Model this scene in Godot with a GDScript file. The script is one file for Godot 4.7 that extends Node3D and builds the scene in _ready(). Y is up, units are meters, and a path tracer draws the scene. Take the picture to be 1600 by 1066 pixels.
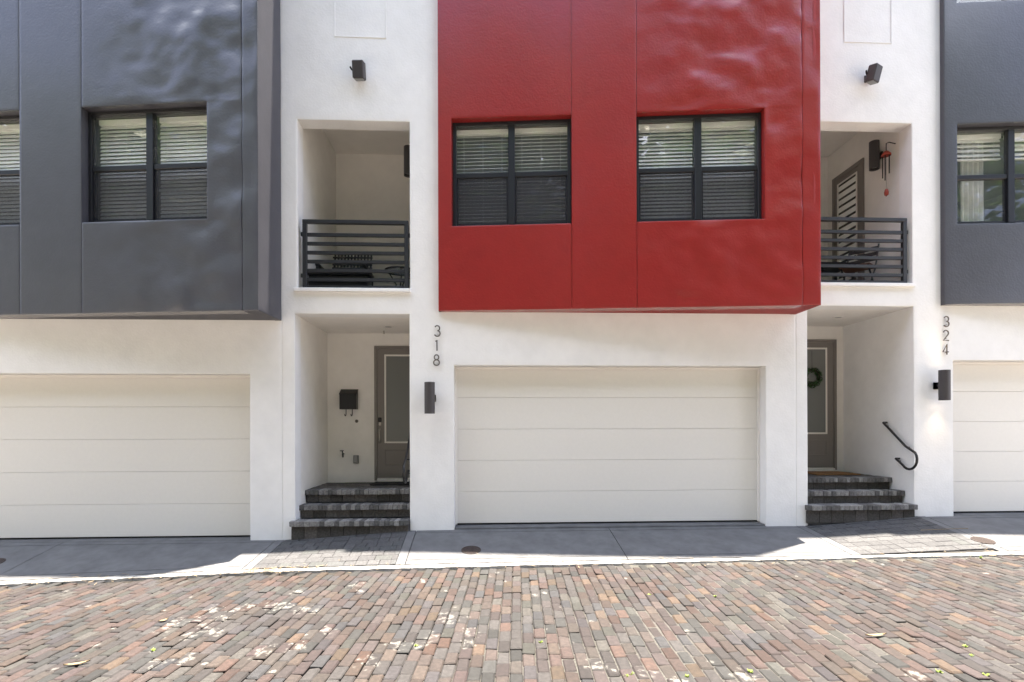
extends Node3D

# ---------------------------------------------------------------- measurements (metres)
const PITCH := 7.944
const BRICK_TURN := 0.055
var T := Transform3D.IDENTITY
var rng := RandomNumberGenerator.new()
var wave := FastNoiseLite.new()
var blot := FastNoiseLite.new()
var M := {}
var taken := {}
var cam: Camera3D

func interp(x: float, xs: Array, ys: Array) -> float:
	if x <= xs[0]: return ys[0]
	for i in range(1, xs.size()):
		if x <= xs[i]:
			return lerpf(ys[i - 1], ys[i], (x - xs[i - 1]) / (xs[i] - xs[i - 1]))
	return ys[ys.size() - 1]

func pad_y(x: float) -> float:      # height of the paving where it meets the facades
	return interp(x, [-3.0, -1.19, 5.03, 6.78], [-0.165, -0.04, -0.04, 0.09])
func road_y(x: float) -> float:     # height of the brick road
	return interp(x, [-8, -6, -3, -1, 2, 4.6, 7, 9], [-0.48, -0.425, -0.33, -0.31, -0.28, -0.225, -0.18, -0.15])
func edge_z(x: float) -> float:     # where the apron meets the road
	return interp(x, [-6, -2, 2, 6.5], [1.32, 1.26, 1.28, 1.5])
func ground_y(x: float, z: float) -> float:
	var e := edge_z(x)
	return lerpf(pad_y(x), road_y(x) + 0.012, clampf(z / e, 0.0, 1.0))

# ---------------------------------------------------------------- nodes
func numbered(called: String) -> String:
	if not taken.has(called):
		taken[called] = 0
		return called
	taken[called] += 1
	return "%s_%03d" % [called, taken[called]]
func thing(called: String, label: String, category: String, at := Vector3.ZERO, group := "") -> Node3D:
	var o := Node3D.new()
	o.name = numbered(called); add_child(o)
	o.position = at
	o.set_meta("label", label); o.set_meta("category", category)
	if group != "": o.set_meta("group", group)
	return o
func structure(called: String, at := Vector3.ZERO) -> Node3D:
	var o := Node3D.new()
	o.name = numbered(called); add_child(o); o.position = at
	o.set_meta("kind", "structure")
	return o
func put(parent: Node, called: String, mesh: Mesh, m: Material, at := Transform3D.IDENTITY) -> MeshInstance3D:
	var o := MeshInstance3D.new()
	o.name = called; o.mesh = mesh
	o.material_override = m
	o.transform = at
	parent.add_child(o, true)
	return o
func world(parent: Node3D) -> Transform3D:      # for a mesh built in world coordinates
	var p := Vector3.ZERO
	var n: Node = parent
	while n != self and n is Node3D:
		p += (n as Node3D).position
		n = n.get_parent()
	return Transform3D(Basis.IDENTITY, -p)

# ---------------------------------------------------------------- shapes
func begin() -> SurfaceTool:
	var st := SurfaceTool.new()
	st.begin(Mesh.PRIMITIVE_TRIANGLES)
	return st
func tri(st: SurfaceTool, a: Vector3, b: Vector3, c: Vector3, n: Vector3) -> void:
	st.set_normal(n); st.add_vertex(a)
	st.set_normal(n); st.add_vertex(c)
	st.set_normal(n); st.add_vertex(b)
func quad(st: SurfaceTool, a: Vector3, b: Vector3, c: Vector3, d: Vector3) -> void:   # counter-clockwise from outside
	a = T * a; b = T * b; c = T * c; d = T * d
	var n := (c - a).cross(d - b).normalized()
	tri(st, a, b, c, n); tri(st, a, c, d, n)
func poly(st: SurfaceTool, p: Array, centre: Vector3) -> void:
	var mid := Vector3.ZERO
	for q in p: mid += q
	mid /= p.size()
	var n: Vector3 = (p[1] - p[0]).cross(p[2] - p[0]).normalized()
	if n.dot(mid - centre) < 0: p.reverse(); n = -n
	n = (T.basis * n).normalized()
	for i in range(1, p.size() - 1):
		tri(st, T * p[0], T * p[i], T * p[i + 1], n)
func box(st: SurfaceTool, lo: Vector3, hi: Vector3, bev := 0.004, jit := 0.0) -> void:
	var c := (lo + hi) / 2
	var h := (hi - lo) / 2
	bev = minf(bev, minf(h.x, minf(h.y, h.z)) * 0.8)
	var off := []
	for i in 8:
		off.append(Vector3(rng.randf_range(-jit, jit), rng.randf_range(-jit, jit), rng.randf_range(-jit, jit)) if jit > 0 else Vector3.ZERO)
	var p := func(k: int, s: int) -> Vector3:
		var v := Vector3.ZERO
		for a in 3:
			var sg := 1.0 if (s >> a) & 1 else -1.0
			v[a] = sg * (h[a] - (0.0 if a == k else bev))
		return c + v + off[s]
	for k in 3:
		var u := (k + 1) % 3
		var w := (k + 2) % 3
		for sg in 2:
			var b := sg << k
			poly(st, [p.call(k, b), p.call(k, b | (1 << u)), p.call(k, b | (1 << u) | (1 << w)), p.call(k, b | (1 << w))], c)
		if bev > 0:
			for su in 2:
				for sw in 2:
					var b2 := (su << u) | (sw << w)
					poly(st, [p.call(u, b2), p.call(u, b2 | (1 << k)), p.call(w, b2 | (1 << k)), p.call(w, b2)], c)
	if bev > 0:
		for s in 8:
			poly(st, [p.call(0, s), p.call(1, s), p.call(2, s)], c)
func boxm(lo: Vector3, hi: Vector3, bev := 0.004, jit := 0.0) -> Mesh:
	var st := begin()
	box(st, lo, hi, bev, jit)
	return st.commit()
func tube(st: SurfaceTool, pts: Array, radii, sides := 10, caps := true) -> void:
	var rings := []
	var up := Vector3.UP
	var t0: Vector3 = (pts[1] - pts[0]).normalized()
	if absf(t0.dot(up)) > 0.9: up = Vector3.RIGHT
	var nrm := (up - t0 * up.dot(t0)).normalized()
	for i in pts.size():
		var t: Vector3
		if i == 0: t = pts[1] - pts[0]
		elif i == pts.size() - 1: t = pts[i] - pts[i - 1]
		else: t = pts[i + 1] - pts[i - 1]
		t = t.normalized()
		nrm = (nrm - t * nrm.dot(t)).normalized()
		var bi := t.cross(nrm)
		var r: float = radii if not (radii is Array) else radii[i]
		var ring := []
		for k in sides:
			var a := TAU * k / sides
			var d := nrm * cos(a) + bi * sin(a)
			ring.append([T * (pts[i] + d * r), (T.basis * d).normalized()])
		rings.append(ring)
	for i in pts.size() - 1:
		for k in sides:
			var k2 := (k + 1) % sides
			var q := [rings[i][k], rings[i][k2], rings[i + 1][k2], rings[i + 1][k]]
			for id in [0, 2, 1, 0, 3, 2]:
				st.set_normal(q[id][1]); st.add_vertex(q[id][0])
	if caps:
		for e in [0, pts.size() - 1]:
			var ps := []
			for k in sides: ps.append(rings[e][k][0])
			var o: Vector3 = T * pts[1 if e == 0 else e - 1]
			var keep := T
			T = Transform3D.IDENTITY
			poly(st, ps, o)
			T = keep
func tubem(pts: Array, radii, sides := 10) -> Mesh:
	var st := begin()
	tube(st, pts, radii, sides)
	return st.commit()
func lathe(st: SurfaceTool, prof: Array, sides := 20) -> void:     # profile of (radius, y), bottom to top
	for i in prof.size() - 1:
		var p0: Vector2 = prof[i]
		var p1: Vector2 = prof[i + 1]
		if p0.distance_to(p1) < 1e-6: continue
		var sl := Vector2(p1.y - p0.y, -(p1.x - p0.x)).normalized()
		for k in sides:
			var a0 := TAU * k / sides
			var a1 := TAU * (k + 1) / sides
			var d0 := Vector3(cos(a0), 0, sin(a0))
			var d1 := Vector3(cos(a1), 0, sin(a1))
			var v := [d0 * p0.x + Vector3.UP * p0.y, d1 * p0.x + Vector3.UP * p0.y, d1 * p1.x + Vector3.UP * p1.y, d0 * p1.x + Vector3.UP * p1.y]
			var ns := [d0, d1, d1, d0]
			for id in [0, 1, 2, 0, 2, 3]:
				st.set_normal((T.basis * (ns[id] * sl.x + Vector3.UP * sl.y)).normalized())
				st.add_vertex(T * v[id])
# a plastered face: a grid in local x, y with openings, uneven by disp, rounded at its edges, with returns t deep
func lines(a: float, b: float, step: float, extra: Array) -> Array:
	var l := [a, b, a + 0.014, b - 0.014]
	for e in extra:
		if e > a - 0.001 and e < b + 0.001:
			l.append(e)
			if e > a + 0.02: l.append(e - 0.014)
			if e < b - 0.02: l.append(e + 0.014)
	var n := int(ceil((b - a) / step))
	for i in range(1, n): l.append(a + (b - a) * i / n)
	l.sort()
	var hard := {a: 1, b: 1}
	for e in extra: hard[e] = 1
	var out := []
	for v in l:
		if out.size() > 0 and v - out[-1] < 0.006:
			if hard.has(v): out[-1] = v
			continue
		out.append(v)
	return out
func plaster(st: SurfaceTool, x0: float, x1: float, y0: float, y1: float, holes: Array, t: float, step: float, disp: Callable, rnd := 0.006) -> void:
	var ex := []
	var ey := []
	for h in holes:
		ex.append(h.position.x); ex.append(h.end.x); ey.append(h.position.y); ey.append(h.end.y)
	var xs := lines(x0, x1, step, ex)
	var ys := lines(y0, y1, step, ey)
	var nx := xs.size()
	var ny := ys.size()
	var solid := PackedByteArray()
	solid.resize((nx + 1) * (ny + 1))
	for j in ny - 1:
		for i in nx - 1:
			var p := Vector2((xs[i] + xs[i + 1]) / 2, (ys[j] + ys[j + 1]) / 2)
			var s := 1
			for h in holes:
				if h.has_point(p): s = 0
			solid[(j + 1) * (nx + 1) + i + 1] = s
	var v := PackedVector3Array()
	v.resize(nx * ny)
	for j in ny:
		for i in nx:
			var w := nx + 1
			var cnt := solid[j * w + i] + solid[j * w + i + 1] + solid[(j + 1) * w + i] + solid[(j + 1) * w + i + 1]
			var z: float = disp.call(xs[i], ys[j])
			if cnt > 0 and cnt < 4: z -= rnd
			v[j * nx + i] = Vector3(xs[i], ys[j], z)
	var nrm := PackedVector3Array()
	nrm.resize(nx * ny)
	for j in ny - 1:
		for i in nx - 1:
			if solid[(j + 1) * (nx + 1) + i + 1] == 0: continue
			var a := j * nx + i
			var n := (v[a + nx + 1] - v[a]).cross(v[a + nx] - v[a + 1])
			for id in [a, a + 1, a + nx, a + nx + 1]: nrm[id] += n
	for j in ny - 1:
		for i in nx - 1:
			if solid[(j + 1) * (nx + 1) + i + 1] == 0: continue
			var a := j * nx + i
			for id in [a, a + nx + 1, a + 1, a, a + nx, a + nx + 1]:
				st.set_normal((T.basis * nrm[id]).normalized()); st.add_vertex(T * v[id])
			var back := func(q: Vector3) -> Vector3: return Vector3(q.x, q.y, -t)
			var w2 := nx + 1
			var c := (j + 1) * w2 + i + 1
			if solid[c - 1] == 0: quad(st, back.call(v[a]), v[a], v[a + nx], back.call(v[a + nx]))
			if solid[c + 1] == 0: quad(st, v[a + 1], back.call(v[a + 1]), back.call(v[a + nx + 1]), v[a + nx + 1])
			if solid[c - w2] == 0: quad(st, back.call(v[a]), back.call(v[a + 1]), v[a + 1], v[a])
			if solid[c + w2] == 0: quad(st, v[a + nx], v[a + nx + 1], back.call(v[a + nx + 1]), back.call(v[a + nx]))

# ---------------------------------------------------------------- materials
func lin(r: float, g: float, b: float) -> Color:
	return Color(r, g, b).linear_to_srgb()
func noise_image(size: int, freq: float, sd: int, oct := 3, kind := FastNoiseLite.TYPE_SIMPLEX_SMOOTH) -> Image:
	var n := FastNoiseLite.new()
	n.seed = sd; n.frequency = freq; n.noise_type = kind
	n.fractal_octaves = oct
	var im := n.get_seamless_image(size, size)
	return im
func mix_images(a: Image, b: Image, lo: float, hi: float, share: float, power := 1.0) -> ImageTexture:
	var s := a.get_width()
	var im := Image.create(s, s, false, Image.FORMAT_RGB8)
	for y in s:
		for x in s:
			var k := a.get_pixel(x, y).r * (1 - share) + b.get_pixel(x, y).r * share
			k = lerpf(lo, hi, pow(clampf(k, 0, 1), power))
			im.set_pixel(x, y, Color(k, k, k))
	im.generate_mipmaps()
	return ImageTexture.create_from_image(im)
func mat(c: Color, rough: float, o := {}) -> StandardMaterial3D:
	var m := StandardMaterial3D.new()
	m.albedo_color = c; m.roughness = rough
	m.metallic = o.get("metal", 0.0)
	m.metallic_specular = o.get("spec", 0.5)
	if o.has("tex"): m.albedo_texture = o.tex
	if o.has("h"):
		m.heightmap_enabled = true; m.heightmap_texture = o.h; m.heightmap_scale = o.get("hs", 0.1)
	if o.has("uv"):
		m.uv1_triplanar = true; m.uv1_world_triplanar = true
		m.uv1_scale = Vector3.ONE * float(o.uv)
	if o.get("vc", false): m.vertex_color_use_as_albedo = true
	if o.has("alpha"):
		m.transparency = BaseMaterial3D.TRANSPARENCY_ALPHA
		m.albedo_color.a = o.alpha
	if o.has("coat"):
		m.clearcoat_enabled = true; m.clearcoat = o.coat; m.clearcoat_roughness = o.get("coat_rough", 0.3)
	if o.has("back"):
		m.backlight_enabled = true; m.backlight = o.back
	m.cull_mode = BaseMaterial3D.CULL_DISABLED
	return m
func make_materials() -> void:
	var fine := noise_image(512, 0.09, 3, 3)
	var mid := noise_image(512, 0.02, 5, 4)
	var big := noise_image(512, 0.006, 8, 4)
	var pits := noise_image(512, 0.05, 11, 2, FastNoiseLite.TYPE_CELLULAR)
	var stucco_h := mix_images(fine, mid, 0.0, 1.0, 0.45)
	var mottle := mix_images(mid, big, 0.93, 1.0, 0.65)
	var wall_tone := mix_images(big, mid, 0.955, 1.0, 0.35)
	var door_tone := mix_images(fine, mid, 0.97, 1.0, 0.4)
	var grain := mix_images(fine, mid, 0.55, 1.12, 0.5)
	var grain_h := mix_images(fine, pits, 0.0, 1.0, 0.4)
	var slab_tone := mix_images(mid, big, 0.8, 1.06, 0.6)
	M.grain_h = grain_h
	M.white = mat(lin(0.84, 0.835, 0.825), 0.75, {"tex": wall_tone, "h": stucco_h, "hs": 0.28, "uv": 0.5})
	M.cream = mat(lin(0.84, 0.815, 0.775), 0.8, {"tex": wall_tone, "h": stucco_h, "hs": 0.08, "uv": 0.55})
	M.red = mat(lin(0.285, 0.015, 0.013), 0.45, {"tex": mottle, "h": stucco_h, "hs": 0.38, "uv": 0.5, "spec": 0.4, "coat": 0.85, "coat_rough": 0.2})
	M.grey = mat(lin(0.073, 0.074, 0.089), 0.45, {"tex": mottle, "h": stucco_h, "hs": 0.38, "uv": 0.5, "spec": 0.4, "coat": 0.85, "coat_rough": 0.2})
	M.red_flat = mat(lin(0.3, 0.019, 0.016), 0.6, {"tex": mottle, "h": stucco_h, "hs": 0.14, "uv": 0.8})
	M.grey_flat = mat(lin(0.073, 0.074, 0.089), 0.6, {"tex": mottle, "h": stucco_h, "hs": 0.14, "uv": 0.8})
	M.garage = mat(lin(0.76, 0.735, 0.685), 0.45, {"tex": door_tone, "h": stucco_h, "hs": 0.02, "uv": 1.3})
	M.seal = mat(lin(0.015, 0.015, 0.015), 0.8)
	M.frame = mat(lin(0.012, 0.0125, 0.016), 0.4)
	M.glass = mat(lin(0.6, 0.68, 0.66), 0.0, {"alpha": 0.05, "spec": 0.6})
	M.screen = mat(lin(0.02, 0.02, 0.024), 0.7, {"alpha": 0.62})
	M.slat = mat(lin(0.86, 0.87, 0.84), 0.5)
	M.curtain = mat(lin(0.72, 0.72, 0.68), 0.9, {"back": lin(0.3, 0.3, 0.28)})
	M.room = mat(lin(0.3, 0.29, 0.27), 0.9)
	M.rail = mat(lin(0.022, 0.023, 0.027), 0.42)
	M.black = mat(lin(0.008, 0.008, 0.009), 0.4)
	M.lamp = mat(lin(0.045, 0.04, 0.042), 0.5, {"h": grain_h, "hs": 0.02, "uv": 6.0})
	M.number = mat(lin(0.14, 0.125, 0.11), 0.35, {"metal": 0.8})
	M.door = mat(lin(0.2, 0.18, 0.166), 0.5)
	M.lite_trim = mat(lin(0.75, 0.72, 0.68), 0.5)
	M.frosted = mat(lin(0.17, 0.175, 0.168), 0.28)
	M.metal = mat(lin(0.45, 0.42, 0.38), 0.3, {"metal": 1.0})
	M.steel = mat(lin(0.25, 0.25, 0.25), 0.45, {"metal": 0.6})
	M.concrete = mat(lin(0.12, 0.121, 0.126), 0.85, {"tex": slab_tone, "h": grain_h, "hs": 0.12, "uv": 0.7})
	M.kerb = mat(lin(0.3, 0.295, 0.285), 0.9, {"tex": slab_tone, "h": grain_h, "hs": 0.3, "uv": 1.1})
	M.brick = mat(Color.WHITE, 0.8, {"tex": grain, "h": grain_h, "hs": 0.22, "uv": 1.9, "vc": true})
	# white smears of old mortar and paint, laid where they lie on the road (12.8 m by 6.4 m)
	var stain := Image.create(2048, 1024, false, Image.FORMAT_RGBA8)
	stain.fill(Color(0.56, 0.55, 0.53, 0.0))
	var ragged := FastNoiseLite.new()
	ragged.seed = 9; ragged.frequency = 0.06; ragged.fractal_octaves = 4
	var grit := FastNoiseLite.new()
	grit.seed = 31; grit.frequency = 0.35
	var smears := [[-2.45, 2.60], [-2.55, 2.73], [-2.57, 2.97], [-2.65, 3.13], [-2.80, 2.95], [-2.81, 2.70], [-2.64, 3.40], [-2.52, 3.29], [-2.41, 3.36], [-2.98, 3.24], [-2.96, 3.07], [-2.23, 2.63], [-2.11, 2.68], [-2.01, 2.67], [-1.86, 2.77], [-1.75, 2.82], [-2.17, 2.18], [-1.85, 3.83], [-2.61, 3.96], [-2.41, 3.91], [-1.59, 3.72], [-1.45, 3.36], [-0.77, 3.77], [-0.57, 3.79], [-0.48, 3.60], [-0.93, 4.08], [-0.38, 3.15], [-0.17, 3.51], [-0.17, 3.75], [-0.77, 1.83], [-2.13, 2.16], [-1.55, 1.93], [-1.42, 2.19], [1.34, 4.57], [1.16, 4.40], [1.84, 4.54], [0.81, 4.27], [3.03, 4.62]]
	for i in 80: smears.append([rng.randf_range(-6, 6.2), rng.randf_range(1.4, 5.2), rng.randf_range(0.012, 0.035)])
	for q in smears:
		var rad: float = q[2] if q.size() > 2 else rng.randf_range(0.045, 0.085)
		var ox := int((q[0] / 12.8 + 0.5) * 2048)
		var oz := int(q[1] / 6.4 * 1024)
		var pr := int(rad * 160 * 2.2)
		for dy in range(-pr, pr + 1):
			for dx in range(-pr, pr + 1):
				var e := Vector2(dx - dy * 0.05, dy * 0.62).length() / (rad * 160.0)
				var n := ragged.get_noise_2d(ox + dx, oz + dy)
				var al := smoothstep(0.02, 0.5, n + (1.0 - e) * 0.5) * clampf(0.34 + grit.get_noise_2d(ox + dx, oz + dy) * 0.8, 0.05, 0.8)
				if al > 0.02 and ox + dx >= 0 and ox + dx < 2048 and oz + dy >= 0 and oz + dy < 1024:
					var was := stain.get_pixel(ox + dx, oz + dy).a
					stain.set_pixel(ox + dx, oz + dy, Color(0.56, 0.55, 0.53, maxf(al, was)))
	M.brick.detail_enabled = true
	M.brick.detail_albedo = ImageTexture.create_from_image(stain)
	M.brick.detail_blend_mode = BaseMaterial3D.BLEND_MODE_MIX
	M.brick.detail_uv_layer = BaseMaterial3D.DETAIL_UV_2
	M.brick.uv2_triplanar = true
	M.brick.uv2_world_triplanar = true
	M.brick.uv2_triplanar_sharpness = 8.0
	M.brick.uv2_scale = Vector3(1.0 / 12.8, 0.0, 1.0 / 6.4)
	M.brick.uv2_offset = Vector3(0.5, 0, 0)
	M.paver = mat(Color.WHITE, 0.85, {"tex": grain, "h": grain_h, "hs": 0.15, "uv": 2.2, "vc": true})
	M.joint = mat(Color(0.92, 0.92, 0.92), 1.0, {"tex": grain, "h": grain_h, "hs": 0.4, "uv": 3.0, "vc": true})
	M.far_ground = mat(lin(0.33, 0.3, 0.265), 1.0, {"tex": slab_tone, "uv": 0.3})
	M.joint_dark = mat(lin(0.03, 0.028, 0.026), 1.0)
	M.rust = mat(lin(0.035, 0.02, 0.016), 0.75, {"tex": grain, "h": grain_h, "hs": 0.2, "uv": 4.0})
	M.mat_coir = mat(lin(0.3, 0.15, 0.055), 1.0, {"tex": grain, "h": grain_h, "hs": 0.5, "uv": 5.0})
	M.mat_dark = mat(lin(0.015, 0.014, 0.013), 1.0, {"h": grain_h, "hs": 0.4, "uv": 5.0})
	M.leaf = mat(lin(0.055, 0.1, 0.025), 0.5, {"back": lin(0.05, 0.1, 0.02)})
	M.leaf_dark = mat(lin(0.025, 0.075, 0.015), 0.5)
	M.weed = mat(lin(0.18, 0.24, 0.05), 0.7, {"back": lin(0.1, 0.14, 0.02)})
	M.dry = mat(lin(0.22, 0.165, 0.1), 0.9)
	M.bark = mat(lin(0.09, 0.07, 0.055), 0.95, {"tex": grain, "uv": 1.5})
	M.timber = mat(lin(0.22, 0.09, 0.04), 0.6, {"tex": grain, "uv": 3.0})
	M.redwood = mat(lin(0.3, 0.04, 0.02), 0.5)
	M.table_glass = mat(lin(0.25, 0.36, 0.42), 0.05, {"alpha": 0.35})
	M.pale = mat(lin(0.6, 0.62, 0.63), 0.85, {"tex": wall_tone, "uv": 0.3})
	M.dark_glass = mat(lin(0.02, 0.025, 0.03), 0.05)
	M.glow = mat(lin(0.9, 0.85, 0.75), 0.5)
	M.glow.emission_enabled = true
	M.glow.emission = Color(1.0, 0.9, 0.75)
	M.glow.emission_energy_multiplier = 1.5

# ---------------------------------------------------------------- _ready
func _ready() -> void:
	rng.seed = 318
	# camera
	cam = Camera3D.new()
	cam.name = "camera"
	var near := 0.05
	cam.projection = Camera3D.PROJECTION_FRUSTUM
	cam.set_frustum(1066.0 / 850.0 * near, Vector2(0.0, 137.0 / 850.0 * near), near, 400.0)
	cam.position = Vector3(0, 1.5, 8.35)
	cam.rotation_degrees = Vector3(0, -2.56, -0.17)
	add_child(cam)
	cam.current = true
	# sky, exposure
	var we := WorldEnvironment.new()
	we.name = "environment"
	var env := Environment.new()
	env.background_mode = Environment.BG_SKY
	var sky := Sky.new()
	var sm := ProceduralSkyMaterial.new()
	sm.sky_top_color = Color(0.48, 0.58, 0.80)
	sm.sky_horizon_color = Color(0.85, 0.87, 0.91)
	sm.sky_curve = 0.16
	sm.ground_bottom_color = Color(0.3, 0.28, 0.26)
	sm.ground_horizon_color = Color(0.6, 0.6, 0.6)
	sm.sky_energy_multiplier = 0.7
	sm.sky_cover = clouds()
	sm.sky_cover_modulate = Color(1.3, 1.3, 1.3, 1.0)
	sky.sky_material = sm
	env.sky = sky
	env.ambient_light_source = Environment.AMBIENT_SOURCE_SKY
	env.tonemap_mode = Environment.TONE_MAPPER_LINEAR
	env.tonemap_exposure = 6.3
	env.sdfgi_enabled = true; env.ssao_enabled = true; env.ssil_enabled = true
	we.environment = env
	add_child(we)
	# sun, high and behind the houses, a little to the right
	var sun := DirectionalLight3D.new()
	sun.name = "sun"
	sun.light_energy = 1.6
	sun.light_color = Color(1.0, 0.955, 0.89)
	sun.light_angular_distance = 0.5
	sun.shadow_enabled = true
	add_child(sun)
	sun.look_at_from_position(Vector3.ZERO, -Vector3(1.28, 13.5, -0.6).normalized(), Vector3.FORWARD)
	wave.seed = 21; wave.frequency = 0.62; wave.fractal_octaves = 3; wave.fractal_gain = 0.42
	wave.noise_type = FastNoiseLite.TYPE_SIMPLEX_SMOOTH
	blot.seed = 77; blot.frequency = 0.9; blot.fractal_octaves = 3
	make_materials()
	build_ground()
	build_houses()
	build_opposite()
	build_entries()
	build_balconies()
	build_fixtures()
	build_road()
	build_litter()

func clouds() -> ImageTexture:
	var n := FastNoiseLite.new()
	n.seed = 4; n.frequency = 1.5; n.fractal_octaves = 5; n.noise_type = FastNoiseLite.TYPE_SIMPLEX_SMOOTH
	var w := 512
	var im := Image.create(w, w / 2, false, Image.FORMAT_RGBA8)
	for y in w / 2:
		var el := PI / 2 - PI * (y + 0.5) / (w / 2)
		for x in w:
			var az := TAU * (x + 0.5) / w
			var d := Vector3(cos(el) * sin(az), sin(el) * 1.6, cos(el) * cos(az))
			var k := smoothstep(0.02, 0.42, n.get_noise_3dv(d))
			im.set_pixel(x, y, Color(1, 1, 1, k * clampf(el * 8.0, 0, 1)))
	return ImageTexture.create_from_image(im)

# ---------------------------------------------------------------- ground, paving
func sheet(x0: float, x1: float, z0: Callable, z1: Callable, drop: float, thick: float, nx: int, nz: int, gap := 0.004) -> Mesh:
	# a paving slab lying on the sloping ground between two z lines
	var st := begin()
	T = Transform3D.IDENTITY
	var g := []
	for i in nx + 1:
		var x := lerpf(x0 + gap, x1 - gap, float(i) / nx)
		var row := []
		for j in nz + 1:
			var z: float = lerpf(z0.call(x) + gap, z1.call(x) - gap, float(j) / nz)
			var y := ground_y(x, z) - drop
			if i == 0 or j == 0 or i == nx or j == nz: y -= 0.003
			row.append(Vector3(x, y, z))
		g.append(row)
	for i in nx:
		for j in nz:
			quad(st, g[i][j], g[i][j + 1], g[i + 1][j + 1], g[i + 1][j])
	var dn := Vector3(0, -thick, 0)
	for i in nx:
		quad(st, g[i][nz], g[i][nz] + dn, g[i + 1][nz] + dn, g[i + 1][nz])
		quad(st, g[i + 1][0], g[i + 1][0] + dn, g[i][0] + dn, g[i][0])
	for j in nz:
		quad(st, g[0][j], g[0][j] + dn, g[0][j + 1] + dn, g[0][j + 1])
		quad(st, g[nx][j + 1], g[nx][j + 1] + dn, g[nx][j] + dn, g[nx][j])
	return st.commit()

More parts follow.
